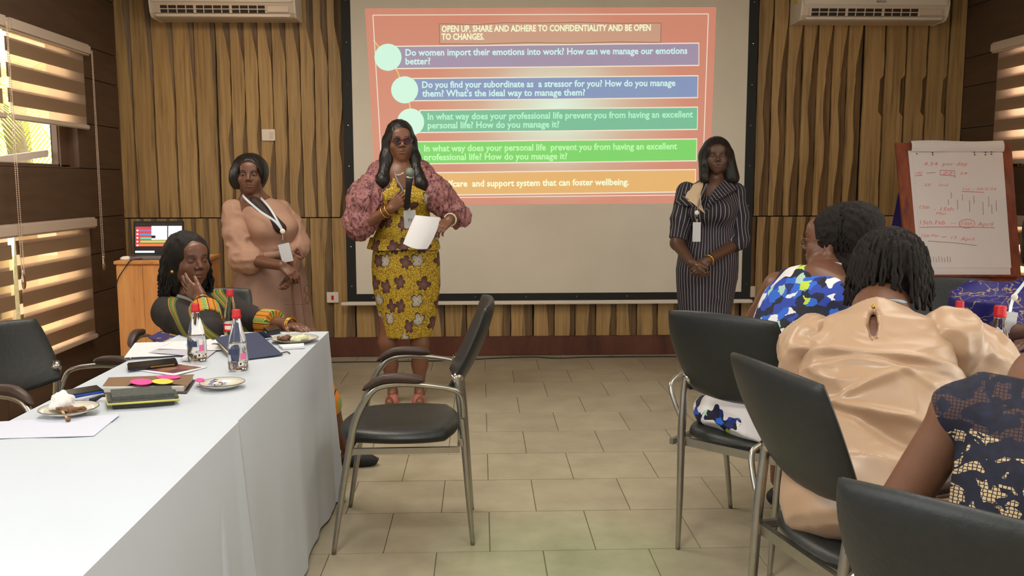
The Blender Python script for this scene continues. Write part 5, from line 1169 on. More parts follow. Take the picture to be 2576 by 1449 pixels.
S2.ell(H(0, -.07, -.11), (.095, .05, .16), p.hf, .05); S2.ell(H(0, .10, -.10), (.046, .10, .10), p.hf, .01, 's')
p.cloth('hair', S2, M_hair, .005, lambda V, n: .0022*vnoise(V, (110, 110, 6), 2))
glasses(p, mat('dark_red_frame', (88, 34, 34), .3), .0042, mat('lens_tint', (90, 96, 120), .05, trans=.85))
beads(p, 'pearl_necklace', [H(-.052, .0, -.13), nb+(-.045, -.075, .0), nb+(-.01, -.108, -.035), nb+(.03, -.098, -.02), H(.052, .0, -.13)], .0048, M_pearl)
lanyard(p, [H(-.045, -.0, -.125), P3(998, 450, Y-.13), P3(1012, 475, Y-.17), P3(1027, 530, Y-.17)], mat('grey_ribbon', (110, 112, 124), .6), .008)
badge(p, P3(1030, 529, Y-.18), .072, .105, -.05, '33')
beads(p, 'bracelet', ring_around(lw+nv_(lw-le)*-.015, lw-le, .036), .0055, M_pearl)
MB().tube(ring_around(rw-nv_(rw-re)*.02, rw-re, .033), .004, 8, cap=False).build('bracelet', M_gold, p.t, True); MB().tube(ring_around(rw-nv_(rw-re)*.05, rw-re, .037), .0035, 8, cap=False).build('bracelet', M_gold, p.t, True)
MB().tube(ring_around(P3(1030, 489, Y-.275), (.7, 0, .3), .0105), .0022, 6, cap=False).build('ring', M_gold, p.t, True)
for q, ax_ in enumerate((988, 1055)):
    an = P3(ax_, 985, Y+.02); f0 = np.array([an[0], an[1]+.02, .06]); m = mat('pink_shoe', (176, 104, 98), .35); tip = np.array([f0[0]+[-.01, .01][q], f0[1]-.17, .012])
    s3 = SDF(); s3.cap(f0+(0, .01, -.005), f0+(0, -.09, -.035), .033, .036, .03); s3.cap(f0+(0, -.09, -.035), tip, .034, .012, .03); s3.ell(f0+(0, -.06, .05), (.03, .085, .035), k=.01, op='s'); s3.cap(f0+(0, .025, -.02), (f0[0], f0[1]+.03, .004), .016, .006, .02); s3.plane((0, 0, 0.001), (0, 0, -1)); p.cloth('shoe', s3, m, .005)
mic = thing('microphone', 'black handheld microphone with silver grille held up by the speaker', 'microphone', tuple(mic1)); ax = nv_(mic0-mic1)
sub(mic, 'grille', MB().sph(mic0, .0265, 16, (1, 1, 1.1)), mat('mic_grille', (128, 140, 128), .45, .6, bump=.8, vs=300.), True); sub(mic, 'collar', MB().tube([mic0-ax*.022, mic0-ax*.032], [.0255, .0235], 20), M_chrome, True)
sub(mic, 'handle', MB().tube([mic0-ax*.030, mic0-ax*.06, mic1-ax*.01], [.0235, .019, .0145], 20), M_black, True)
C4 = [P3(1045, 541, Y-.30), P3(1107, 547, Y-.30), P3(1075, 626, Y-.33), P3(1014, 613, Y-.33)]
def pap(u, v): q = (C4[0]*(1-u)+C4[1]*u)*(1-v)+(C4[3]*(1-u)+C4[2]*u)*v; return q+np.array([.012*math.sin(PI*v)*(1 if u > .5 else -.2), -.02*math.sin(PI*u), -.012*math.sin(PI*u)*v])
V, Fq = grid(pap, 12, 12); o = MB().add(V, Fq).build('paper_sheet', M_paper, None, True); tag(o, 'white sheet of paper held at the waist by the speaker in mustard print', 'paper')

# ------------------------------------------------------------------ standing woman in beige
Y = 5.6
p = Person('person standing at left in a long beige wrap dress with clasped hands and badge', P3(650, 1010, Y)[:2], (104, 68, 50))
p.head(P3(629, 441, Y), 8, .02, .03, 1.0); H = p.H; nb = P3(636, 503, Y+.03); p.neck(nb, .056, .066)
rs, ls = P3(588, 535, Y-.02), P3(702, 532, Y+.14); re, rw = P3(610, 650, Y-.10), P3(707, 668, Y-.27); le, lw = P3(754, 612, Y+.02), P3(738, 682, Y-.20)
S = p.S; S.cap(rs, ls, .055, .055, .05); ch = (rs+ls)/2; S.ell(ch+(0, 0, -.11), (.16, .12, .17), k=.05); hp_ = P3(670, 720, Y+.05); S.cap(ch, hp_, .12, .16, .06)
p.limb([rs, re, rw], [.058, .047, .029]); p.limb([ls, le, lw], [.055, .045, .028])
p.hand(rw, P3(752, 700, Y-.30)-rw, (-.3, .6, -.5), (.5, -.2, .6), curl=(.5, .7, .5), thumb=(.8, .4, .2), tc=.5)
p.hand(lw, P3(726, 725, Y-.26)-lw, (-.3, -.3, .3), (-.5, -.5, .2), curl=(.35, .6, .4), thumb=(.8, .4, .1), tc=.5)
for xx in (640, 700): p.limb([P3(xx, 720, Y+.05), P3(xx, 880, Y+.03), P3(xx, 985, Y+.04)], [.09, .055, .032], .03); q = P3(xx, 985, Y+.04); p.foot((q[0], q[1]+.03, 0), (.3, -1, 0)); 
p.body(.009)
z = lambda py_: P3(650, py_, Y)[2]; x = lambda px_: P3(px_, 620, Y)[0]; I3r = I3
bo = SDF(); bo.loft((0, 0, 0), I3, stz([(668, 598, 752, .165), (640, 604, 746, .16), (615, 610, 745, .165), (590, 606, 748, .175), (565, 596, 746, .175), (545, 588, 736, .165), (520, 585, 722, .13), (505, 600, 698, .09), (495, 616, 670, .05)], Y+.06), .02)
for q, w in ((665, .0), (716, .05)): bo.ell(P3(q, 572, Y-.08+w), (.078, .075, .075), k=.05)
va, vb, vc = P3(610, 490, Y), P3(668, 490, Y), P3(712, 572, Y)                # wrap neckline
m1 = nv_(np.cross(vc-va, (0, 1, 0))); 
nk = SDF()
bo.cap(P3(634, 492, Y-.16), P3(664, 532, Y-.20), .058, .050, .006, 's'); bo.cap(P3(664, 532, Y-.20), P3(706, 578, Y-.19), .050, .014, .006, 's')
p.cloth('bodice', bo, M_beige, .007, lambda V, n: .006*(1-2*np.abs(vnoise(V, (9, 9, 16), 3)))*np.clip((z(560)-V[:, 2])/.1, .2, 1))
un = SDF(); un.cap(P3(640, 510, Y-.03), P3(706, 574, Y-.115), .04, .035, .02); p.cloth('neckline_insert', un, mat('dark_brown_trim', (42, 26, 20), .7), .007)
for sg, a, b, w in ((-1, rs, re, rw), (1, ls, le, lw)):
    S2 = SDF(); S2.cap(a, (a+b)/2, .075, .078, .04); S2.cap((a+b)/2, b, .078, .082 if sg < 0 else .062, .04); ax = nv_(w-b); S2.cap(b, b+ax*.06, .08 if sg < 0 else .05, .085 if sg < 0 else .06, .03)
    p.cloth('sleeve', S2, M_beige, .007, folds(.007, (16, 16, 22), 11, .002))
sk = SDF(); sk.loft((0, 0, 0), I3, [(.32, x(660), Y+.08, .36, .27)]+stz([(830, 556, 774, .23), (760, 560, 768, .21), (710, 574, 762, .19), (670, 592, 754, .17), (650, 602, 748, .15)], Y+.06), .02, fold=(11, .05)); p.cloth('skirt', sk, M_beiges, .008, folds(.004, (10, 10, 2), 5))
w0 = [P3(q, 655, Y) for q in (602, 748)]; V = []
pts = [np.array([x(676)+.205*math.sin(a), Y+.055-.182*math.cos(a), z(640)+.02*math.sin(a)]) for a in np.linspace(0, 2*PI, 33)]; MB().tube(pts, .014, 8, cap=False, flat=1.6).build('waist_tie', M_beiges, p.t, True)
kn = P3(737, 640, Y-.12); mb = MB(); mb.sph(kn, .022, 8)
for dx, L in ((-.03, .50), (.03, .52)): mb.tube([kn, kn+(dx*.6+.02, -.02, -.10), kn+(dx+.03, -.045, -.25), kn+(dx+.05, -.04, -L)], [.009, .008, .008, .008], 8, sub=4)
mb.tube([kn, kn+(-.05, -.02, .03), kn+(-.06, -.02, -.03), kn], .010, 8, sub=4); mb.tube([kn, kn+(.04, -.02, .04), kn+(.06, -.02, -.02), kn], .010, 8, sub=4); mb.build('tie_bow', mat('tie_brown', (128, 88, 76), .8), p.t, True)
S2 = SDF(); S2.ell(H(0, -.022, .030), (.112, .118, .108), p.hf, .02); S2.ell(H(-.02, -.03, -.02), (.11, .10, .10), p.hf, .03); S2.ell(H(0, .092, -.010), (.064, .085, .094), p.hf, .012, 's'); S2.ell(H(0, .05, -.13), (.07, .12, .08), p.hf, .02, 's'); S2.plane(H(0, 0, -.085), -np.array(p.hf[2]), .01)
p.cloth('hair', S2, M_hair, .005, lambda V, n: .0015*vnoise(V, (90, 90, 10), 4), label='short black bobbed hair')
MB().sph(H(-.082, .0, -.046), .007, 8).build('earring', M_pearl, p.t, True)
fr_ = [H(-.05, .0, -.115), P3(618, 500, Y-.13), P3(655, 532, Y-.17), P3(690, 555, Y-.2), P3(711, 580, Y-.205)]; lanyard(p, fr_, M_lany, .013); lanyard(p, [H(.045, .0, -.125), P3(672, 515, Y-.10), P3(692, 545, Y-.18), P3(711, 580, Y-.205)], M_lany, .012)
MB().lathe([(.0005, .004), (.014, .003), (.015, 0), (.014, -.003), (.0005, -.004)], (0, 0, 0), 16).v
mb = MB(); mb.sph(P3(711, 582, Y-.21), .016, 10, (1, .4, 1)); mb.build('badge_reel', M_white, p.t, True); MB().tube([P3(711, 590, Y-.21), P3(712, 614, Y-.22)], .0012, 6).build('badge_cord', M_white, p.t)
badge(p, P3(713, 613, Y-.225), .068, .112, -.22)
MB().tube(ring_around(P3(737, 702, Y-.235), (-.4, -.4, -.8), .0125), .003, 6, cap=False).build('ring', M_gold, p.t, True)
g = thing('eyeglasses', 'thin brown eyeglasses hanging from the hand of the woman in beige', 'glasses', tuple(P3(770, 735, Y-.3))); Mg = mat('brown_wire', (96, 58, 30), .4, .3); gl = lambda x_, y_, d=0: P3(x_, y_, Y-.29+d)
for cy, d in ((727, 0), (752, .0)): sub(g, 'rim', MB().tube([gl(771+5.5*math.cos(a)+(cy-727)*.10, cy+11.5*math.sin(a), d+.012*math.cos(a)) for a in np.linspace(0, 2*PI, 21)], .0022, 6, cap=False), Mg, True); 
sub(g, 'bridge', MB().tube([gl(773, 738), gl(775, 741), gl(773, 743)], .002, 6), Mg, True); sub(g, 'temple', MB().tube([gl(770, 708), gl(750, 707), gl(738, 711)], .0018, 6, sub=3), Mg, True); sub(g, 'temple', MB().tube([gl(773, 764), gl(750, 766), gl(716, 766)], .0018, 6, sub=3), Mg, True)

# ------------------------------------------------------------------ standing woman in pinstripes
Y = 5.9
p = Person('person standing right of the screen in a navy pinstriped dress with a cream lapel', P3(1790, 985, Y)[:2], (88, 60, 46))
p.head(P3(1802, 394, Y), -8, .17, .04, .97); H = p.H; nb = P3(1800, 456, Y+.04); p.neck(nb, .050, .058)
rs, ls = P3(1728, 484, Y+.02), P3(1850, 486, Y+.04); re, rw = P3(1703, 612, Y-.04), P3(1738, 660, Y-.23); le, lw = P3(1862, 606, Y-.0), P3(1782, 655, Y-.24)
S = p.S; S.cap(rs, ls, .052, .052, .05); ch = (rs+ls)/2; S.ell(ch+(0, 0, -.10), (.15, .11, .16), k=.05); hp_ = P3(1785, 700, Y+.05); S.cap(ch, hp_, .11, .15, .06)
p.limb([rs, re, rw], [.052, .044, .028]); p.limb([ls, le, lw], [.052, .045, .028])
p.hand(rw, P3(1762, 692, Y-.27)-rw, (.5, .5, .3), (.3, -.5, .5), curl=(.5, .8, .5), thumb=(.8, .4, .2)); p.hand(lw, P3(1745, 690, Y-.29)-lw, (-.3, .6, -.4), (-.2, -.3, .8), curl=(.5, .7, .5), thumb=(.8, .4, .2))
for xx in (1745, 1800): p.limb([P3(xx, 720, Y+.05), P3(xx, 850, Y+.03), P3(xx, 965, Y+.04)], [.085, .055, .032], .03); q = P3(xx, 975, Y+.04); p.foot((q[0], q[1]+.03, 0), (-.3, -1, 0))
p.body(.009)
z = lambda py_: P3(1790, py_, Y)[2]; x = lambda px_: P3(px_, 620, Y)[0]; cu = cyl_uv((x(1785), Y+.04), .19)
dr = SDF(); dr.loft((0, 0, 0), I3, stz([(835, 1724, 1846, .15), (780, 1716, 1850, .16), (720, 1710, 1858, .175), (680, 1708, 1862, .18), (640, 1714, 1862, .17), (600, 1724, 1858, .15), (575, 1728, 1855, .145), (545, 1724, 1862, .16), (520, 1722, 1864, .165), (490, 1724, 1862, .13), (474, 1738, 1850, .105), (462, 1758, 1838, .075), (454, 1772, 1826, .055)], Y+.05), .02)
for q in (1762, 1815): dr.ell(P3(q, 532, Y-.10), (.075, .07, .075), k=.05)
dr.cap(P3(1794, 448, Y-.12), P3(1771, 520, Y-.20), .040, .010, .006, 's'); p.cloth('dress', dr, M_pin, .007, folds(.005, (9, 9, 9), 3), cu, label='navy dress with thin white stripes')
for sg, a, b, w in ((-1, rs, re, rw), (1, ls, le, lw)):
    S2 = SDF(); ax = nv_(w-b); S2.cap(a, (a+b)/2, .068, .066, .04); S2.cap((a+b)/2, b-(b-a)*.06, .066, .058, .04)
    if sg > 0: S2.cap(b, b+ax*.13, .058, .05, .03); S2.plane(b+ax*.11, ax)
    else: S2.plane(b-(b-a)*.08, b-a)
    p.cloth('sleeve', S2, M_pin, .007, folds(.005, (14, 14, 14), 8), limb_uv(a, b))
def lap(pts, m, name, d=.012):
    P = [P3(a, b, Y-dd) for a, b, dd in pts]; c = sum(P)/len(P)+np.array([0, -.015, 0]); V = P+[q+np.array([0, .006, 0]) for q in P]+[c, c+np.array([0, .006, 0])]; n = len(P)
    F = [[i, (i+1) % n, 2*n] for i in range(n)]+[[n+(i+1) % n, n+i, 2*n+1] for i in range(n)]+[[i, n+i, n+(i+1) % n, (i+1) % n] for i in range(n)]; o = mesh(name, V, F, m, p.t); l_ = o.data.uv_layers.new(name='UVMap')
    for lp in o.data.loops: q = V[lp.vertex_index]; l_.data[lp.index].uv = (q[0]*.8+q[2]*.6, q[2])
    return o
lap([(1770, 454, .02), (1745, 464, .03), (1730, 482, .05), (1722, 498, .07), (1744, 512, .17), (1773, 537, .215), (1764, 512, .21), (1762, 488, .17), (1768, 470, .10)], mat('cream_lapel', (214, 190, 158), .8), 'cream_lapel')
o = lap([(1722, 480, .03), (1698, 512, .03), (1716, 516, .08), (1748, 520, .15), (1740, 505, .13), (1722, 496, .08)], M_pin, 'shoulder_flap'); lap([(1824, 452, .03), (1846, 460, .02), (1858, 474, .03), (1836, 486, .13), (1800, 505, .20), (1773, 538, .225), (1782, 505, .21), (1800, 475, .14)], M_pin, 'striped_lapel')
MB().tube(ring_around(nb+(0, -.005, -.0), (0, .35, 1), .062), .0022, 6, cap=False).build('necklace', M_gold, p.t, True)
S2 = SDF(); S2.ell(H(0, -.020, .030), (.098, .108, .105), p.hf, .02); S2.cap(H(-.072, -.02, -.0), P3(1777, 447, Y-.04), .045, .048, .04); S2.cap(H(.075, -.02, -.0), P3(1839, 447, Y-.0), .048, .055, .04); S2.ell(H(0, -.06, -.10), (.10, .06, .12), p.hf, .04)
S2.ell(H(-.004, .09, -.025), (.060, .085, .088), p.hf, .012, 's'); S2.ell(H(0, .09, -.14), (.052, .12, .09), p.hf, .02, 's'); S2.plane(P3(1800, 459, Y), (0, 0, -1), .01); p.cloth('hair', S2, M_hair, .005, lambda V, n: .0018*vnoise(V, (100, 100, 8), 6))
lanyard(p, [P3(1778, 462, Y-.08), P3(1765, 490, Y-.16), P3(1756, 520, Y-.2), P3(1753, 545, Y-.215)], mat('grey_ribbon', (110, 112, 124), .6), .010); MB().sph(P3(1753, 535, Y-.22), .015, 10, (1, .4, 1)).build('badge_reel', M_white, p.t, True)
badge(p, P3(1753, 559, Y-.215), .052, .125, 0)
MB().tube(ring_around(lw-nv_(lw-le)*.005, lw-le, .033), .006, 8, cap=False).build('watch', M_gold, p.t, True); MB().tube(ring_around(P3(1752, 668, Y-.28), (-.4, -.4, -.8), .0115), .003, 6, cap=False).build('ring', M_gold, p.t, True)

# ------------------------------------------------------------------ seated woman resting her cheek on her hand
p = Person('person seated behind the far table end, cheek on hand, black dress with kente trim', (-1.3, 4.25), (104, 66, 48)); p.own_shoes = True
p.head(P3(476, 655, 4.07), 44, -.12, -.26, 1.0, shut=True); H = p.H; nb = P3(463, 745, 4.12); p.neck(nb, .052, .060)
rs, ls = P3(424, 785, 4.0), P3(566, 778, 4.22); re, rw = P3(528, 842, 3.66), P3(508, 754, 3.84); le, lw = P3(642, 812, 4.0), P3(722, 818, 3.88)
ch = (rs+ls)/2; pel = np.array([-1.27, 4.28, .54]); S = p.S; S.cap(rs, ls, .055, .055, .05); S.cap(ch+(0, 0, -.05), pel, .12, .17, .06)
p.limb([rs, re, rw], [.055, .045, .027]); p.limb([ls, le, lw], [.052, .043, .027])
p.hand(rw, P3(424, 680, 3.95)-rw, (.35, .85, .1), (.75, .1, .65), curl=(.12, .18, .15), thumb=(.85, .35, .1), tc=.3, spread=.05); p.hand(lw, P3(790, 830, 3.76)-lw, (0, 0, -1), (-.3, -1, 0), curl=(.12, .22, .2), thumb=(.8, .5, .1), tc=.3)
kR, kL = np.array([-.98, 4.0, .47]), np.array([-.80, 4.17, .47]); aR, aL = np.array([-.80, 4.05, .09]), np.array([-.66, 4.27, .09])
for a, kn, an in ((pel+(.05, -.08, 0), kR, aR), (pel+(.08, .08, 0), kL, aL)): p.limb([a, kn, kn*.5+an*.5, an], [.085, .058, .048, .03], .03); p.foot((an[0]-.03, an[1], 0), (1, .05, 0))
p.body(.009)
Md = N('black_dress_kente'); uv = uvc(Md); q = Md.n('SeparateXYZ'); Md.l(uv, q.inputs[0]); 
def band(c, w, sl): return Md.math('LESS_THAN', Md.math('ABSOLUTE', Md.math('SUBTRACT', Md.math('ADD', q.outputs[1], Md.math('MULTIPLY', q.outputs[0], sl)), c)), w)
f = Md.math('FRACT', Md.math('MULTIPLY', Md.math('ADD', q.outputs[1], Md.math('MULTIPLY', q.outputs[0], .9)), 46)); kc = Md.ramp(f, [(0, lin((150, 116, 30))), (.3, lin((52, 34, 18))), (.42, lin((70, 116, 46))), (.75, lin((120, 92, 36)))], 'CONSTANT')
msk = Md.math('MAXIMUM', band(.925, .022, .9), band(.80, .018, .9)); msk = Md.math('MAXIMUM', msk, Md.math('MULTIPLY', band(1.00, .03, .55), 1.))
Md.l(Md.mix(msk, lin((30, 22, 24)), kc), Md.b.inputs['Base Color']); Md.b.inputs['Roughness'].default_value = .85; Md = Md.m
dr = SDF(); fr = bframe(rs, ls, ch-pel); L = np.linalg.norm(ch-pel)
dr.loft(pel, fr, [(-.14, 0, 0, .22, .19), (0, 0, 0, .22, .19), (.15, 0, 0, .185, .16), (.25, 0, 0, .18, .16), (L-.06, 0, 0, .18, .13), (L+.02, 0, 0, .15, .09), (L+.06, 0, 0, .07, .055)], .02)
for sx_ in (-.075, .075): dr.ell(ch+fr[0]*sx_-fr[2]*.13+(.02, -.10, 0), (.08, .08, .08), k=.05)
dr.cap(nb+(.03, -.05, .04), nb+(.08, -.11, -.10), .055, .02, .01, 's')
for a, b, w in ((rs, re, rw), (ls, le, lw)): dr.cap(a, b, .072, .066, .05)
p.cloth('dress', dr, Md, .008, folds(.006, (10, 10, 8), 3), lambda V: np.stack([V[:, 0]+1.27, V[:, 2]], 1), label='black dress with diagonal kente bands')
for a, b, w, t0, t1 in ((rs, re, rw, .25, .72), (ls, le, lw, .05, .62)):
    S2 = SDF(); ax = nv_(w-b); Lw = np.linalg.norm(w-b); S2.cap(b, b+ax*Lw*t1, .062, .058, .03); S2.plane(b+ax*Lw*t1, ax); S2.plane(b, -ax); p.cloth('sleeve', S2, M_blackd, .007, folds(.004, (14, 14, 14), 5))
    S2 = SDF(); S2.cap(b+ax*Lw*(t1-.32), b+ax*Lw*t1, .066, .064, .01); S2.plane(b+ax*Lw*(t1+.02), ax); S2.plane(b+ax*Lw*(t1-.34), -ax); p.cloth('cuff', S2, M_kente, .006, None, limb_uv(b, w, R=.062), label='woven kente cuff')
S2 = SDF(); S2.cap(pel, kR, .17, .09, .05); S2.cap(pel, kL, .17, .085, .05); S2.cap((kR+kL)/2, (kR+kL)/2+(.14, .05, -.13), .10, .09, .08); S2.plane(((kR+kL)/2)+(0, 0, -.17), (0, 0, -1)); p.cloth('skirt', S2, M_kente, .009, folds(.006, (9, 9, 4), 3), lambda V: np.stack([V[:, 0]*.8, V[:, 2]+V[:, 1]], 1))
for an in (aR, aL): s3 = SDF(); s3.ell((an[0]+.04, an[1], .032), (.10, .04, .032), k=.01); s3.cap((an[0]+.08, an[1], .035), (an[0]+.13, an[1], .022), .028, .016, .03); s3.plane((0, 0, .001), (0, 0, -1)); p.cloth('shoe', s3, M_black, .006)
def st_(i, r): return (r.uniform(-1, 1), r.uniform(0, 1))
S2 = SDF(); S2.ell(H(0, -.030, .030), (.098, .108, .104), p.hf, .02); S2.ell(H(0, -.05, -.07), (.115, .085, .12), p.hf, .04); S2.ell(H(.01, .092, -.012), (.064, .09, .088), p.hf, .01, 's'); S2.ell(H(0, .07, -.14), (.066, .12, .09), p.hf, .02, 's'); p.cloth('hair', S2, M_hairm, .005, lambda V, n: .004*vnoise(V, (55, 55, 26), 6))
def fallA(a, b, s_, r):
    ang = PI*(.34+1.32*((a+1)/2)); zt = .085*(1-b); rr = .100*math.sqrt(max(.05, 1-(zt/.106)**2)); rr = rr+(.104-rr)*min(1, s_*2.2); x0, y0 = rr*math.sin(ang), rr*math.cos(ang)*1.02-.025
    return H(x0*(.75+.5*s_-.12*s_*s_), y0*(.8+.3*s_)-.01, zt+.03-(.20+.07*b)*s_)
strands(p, 150, random.Random(3), st_, fallA, .0065, .0035, curl=.006)
MB().sph(H(-.083, .002, -.046), .0115, 10).build('earring', M_gold, p.t, True); MB().sph(H(.083, .002, -.046), .0115, 10).build('earring', M_gold, p.t, True)
lanyard(p, [nb+(-.045, -.055, .02), P3(480, 755, 3.98), P3(505, 775, 3.93), P3(545, 810, 3.95), P3(574, 838, 3.97)], M_lany, .013)
MB().tube(ring_around(rw-nv_(rw-re)*.01, rw-re, .032), .0028, 8, cap=False).build('bracelet', M_gold, p.t, True); MB().tube(ring_around(lw+nv_(lw-le)*.02, lw-le, .032), .005, 8, cap=False).build('bracelet', M_gold, p.t, True); MB().tube(ring_around(lw+nv_(lw-le)*.03, lw-le, .032), .003, 8, cap=False).build('bracelet', M_gold, p.t, True)
bk = thing('purple_folder', 'violet and gold patterned folder on the far left table corner under the seated woman', 'folder', tuple(P3(430, 860, 3.7)))
Mf = N('violet_gold_print'); v_ = Mf.coord(); n_ = Mf.n('TexNoise', Vector=v_, Scale=22., Detail=2.); Mf.l(Mf.ramp(n_.outputs['Fac'], [(.5, lin((52, 40, 100))), (.56, lin((176, 146, 60))), (.66, lin((62, 44, 96)))], 'CONSTANT'), Mf.b.inputs['Base Color'])
q0 = [P3(373, 851, 3.66), P3(400, 836, 3.78), P3(480, 852, 3.70), P3(468, 872, 3.56), P3(418, 866, 3.58)]; sub(bk, 'cover', MB().prism(q0, (0, .0, .004)), Mf.m); sub(bk, 'inside_page', MB().prism([q+np.array([.012, 0, -.003]) for q in q0], (0, 0, .002)), M_pap2)

# ------------------------------------------------------------------ woman in blue floral dress, back view
fy = D_(180-44)                                                                  # her forward direction in yaw terms
p = Person('person seated with back to camera in a white dress printed with blue flowers', (1.06, 3.27), (112, 74, 56))
p.head(P3(2094, 607, 3.47), -126, .05, .1, 1.05, face=True); H = p.H; nb = P3(2085, 680, 3.44); p.neck(nb, .054, .064)
ls, rs = P3(1958, 722, 3.46), P3(2150, 735, 3.22); pel = np.array([1.07, 3.25, .53]); ch = (rs+ls)/2; S = p.S; S.cap(rs, ls, .055, .055, .05); S.cap(nb, ch, .06, .10, .05); S.cap(ch+(0, 0, -.06), pel, .12, .17, .06)
le = P3(1886, 835, 3.62); lw = np.array([1.42, 3.75, .77]); re = np.array([1.58, 3.3, .80]); rw = np.array([1.6, 3.5, .80]); p.limb([ls, le, lw], [.056, .047, .028]); p.limb([rs, re, rw], [.056, .047, .028])
p.hand(lw, (.6, -.3, 0), (0, 0, -1), (0, 1, 0), fine=.006); p.hand(rw, (.1, 1, 0), (0, 0, -1), (-1, 0, 0), fine=.006)
kn = pel+np.array([.30, .34, -.02]); 
for d in ((-.09, .09), (.09, -.09)):
    k0 = kn+(d[0], d[1], 0); a0 = np.array([k0[0]+.0, k0[1]+.02, .1]); p.limb([pel+(d[0], d[1], 0), k0, a0], [.09, .06, .034], .03); p.foot((a0[0]-.02, a0[1]-.02, 0), (.6, .6, 0))
p.body(.009)
fw = nv_((.70, .72, 0)); fr = bframe(ls, rs, ch-pel); L = np.linalg.norm(ch-pel)
uvf = lambda V: np.stack([(V-pel)@fr[0], V[:, 2]], 1)
dr = SDF(); dr.loft(pel, fr, [(-.13, 0, 0, .20, .17), (0, 0, 0, .21, .18), (.14, 0, 0, .185, .15), (.26, 0, 0, .185, .14), (L-.05, 0, 0, .185, .125), (L+.03, 0, 0, .16, .10), (L+.065, 0, 0, .09, .07)], .02)
dr.cap(pel, kn+(-.09, .09, 0), .16, .12, .05); dr.cap(pel, kn+(.09, -.09, 0), .16, .12, .05); dr.cap(kn+(0, 0, -.02), kn+(.02, .02, -.20), .16, .15, .05); dr.ell(pel+(-.15, .10, -.03), (.10, .12, .06), k=.04); dr.plane(kn+(0, 0, -.25), (0, 0, -1))
for q in (ls, rs): dr.ell(q+(0, 0, -.0)+nv_(q-ch)*.035, (.05, .07, .085), k=.02, op='s')
p.cloth('dress', dr, M_flor, .007, folds(.006, (8, 8, 12), 3), uvf, label='white dress with blue flower print')
S2 = SDF(); S2.ell(H(0, -.035, .034), (.100, .118, .112), p.hf, .02); S2.ell(H(.02, -.10, .060), (.080, .090, .092), p.hf, .05); S2.ell(H(0, -.07, -.08), (.085, .075, .07), p.hf, .05); S2.ell(H(0, .10, -.01), (.10, .085, .10), p.hf, .01, 's'); S2.ell(H(0, .05, -.06), (.11, .060, .055), p.hf, .01, 's')
p.cloth('hair', S2, M_hairm, .005, lambda V, n: .0045*vnoise(V, (70, 70, 48), 6)+.003*vnoise(V, (150, 150, 90), 8), label='black braided updo with a bun')
def stB(i, r): return (r.uniform(0, 2*PI), r.uniform(.2, 2.4))
def fallB(a, b, s_, r):
    th = b*(1-.28*s_)+.1; c = np.array([math.sin(th)*math.cos(a), math.sin(th)*math.sin(a), math.cos(th)])
    return H(c[0]*.105, -.04-abs(c[1])*.122 if c[1] < 0 or 1 else 0, .034+c[2]*.115)
strands(p, 170, random.Random(5), stB, fallB, .0045, .004, segs=6, curl=.004)
glasses(p, mat('gold_brown_frame', (120, 84, 50), .3, .4), .0024); MB().sph(H(.084, .002, -.046), .0055, 8).build('earring', M_pearl, p.t, True)
lanyard(p, [nb+(-.085, .03, .012), nb+(-.045, -.060, .035), nb+(.01, -.075, .030), nb+(.065, -.045, .02)], M_lany, .013)

# ------------------------------------------------------------------ woman in beige satin, back view
p = Person('person seated with back to camera in a champagne satin blouse, short black dreadlocks', (1.1, 2.35), (108, 72, 54))
p.head(P3(2228, 682, 2.76), 190, -.12, 0, 1.0, face=False); H = p.H; nb = P3(2215, 782, 2.66); p.neck(nb, .058, .068)
ls, rs = P3(2040, 868, 2.62), P3(2392, 856, 2.46); pel = np.array([1.06, 2.32, .56]); ch = (rs+ls)/2; S = p.S; S.cap(rs, ls, .06, .06, .05); S.cap(nb, ch+(0, 0, -.02), .07, .11, .06); S.cap(ch+(0, .03, -.08), pel, .14, .18, .06)
re, rw = np.array([1.52, 2.62, .80]), np.array([1.74, 2.78, .80]); le, lw = np.array([1.12, 2.95, .80]), np.array([1.55, 3.02, .785]); p.limb([rs, re, rw], [.062, .05, .03]); p.limb([ls, le, lw], [.06, .05, .03]); p.hand(rw, (.8, .5, 0), (0, 0, -1), (-.4, .8, 0), fine=.006); p.hand(lw, (1, 0, 0), (0, 0, -1), (0, 1, 0), fine=.006)
for d in (-.1, .1):
    k0 = np.array([1.30+d, 2.68-d*.3, .53]); a0 = np.array([1.32+d, 2.72, .1]); p.limb([pel+(d, 0, -.02), k0, a0], [.10, .065, .036], .03); p.foot((a0[0], a0[1]-.02, 0), (.3, 1, 0))
p.body(.009)
fr = bframe(ls, rs, ch-pel); L = np.linalg.norm(ch-pel)
bl = SDF(); bl.loft(pel, fr, [(-.10, 0, 0, .205, .20), (0, 0, 0, .225, .21), (.12, 0, 0, .215, .185), (.20, 0, 0, .205, .17), (L-.10, 0, 0, .215, .155), (L-.02, 0, 0, .205, .13), (L+.04, 0, 0, .175, .105), (L+.085, 0, 0, .10, .08), (L+.105, 0, 0, .078, .07)], .02)
k0, k1, k2 = ray_hit(bl, 2197, 796, 2.1, 2.8), ray_hit(bl, 2196, 820, 2.1, 2.8), ray_hit(bl, 2199, 856, 2.1, 2.8); vd = nv_(k1-_C)
for t_ in (-.05, -.02, .01, .04): bl.cap(k0+vd*t_, k1+vd*t_, .017, .019, .003, 's'); bl.cap(k1+vd*t_, k2+vd*t_, .019, .003, .003, 's')
kc = k0
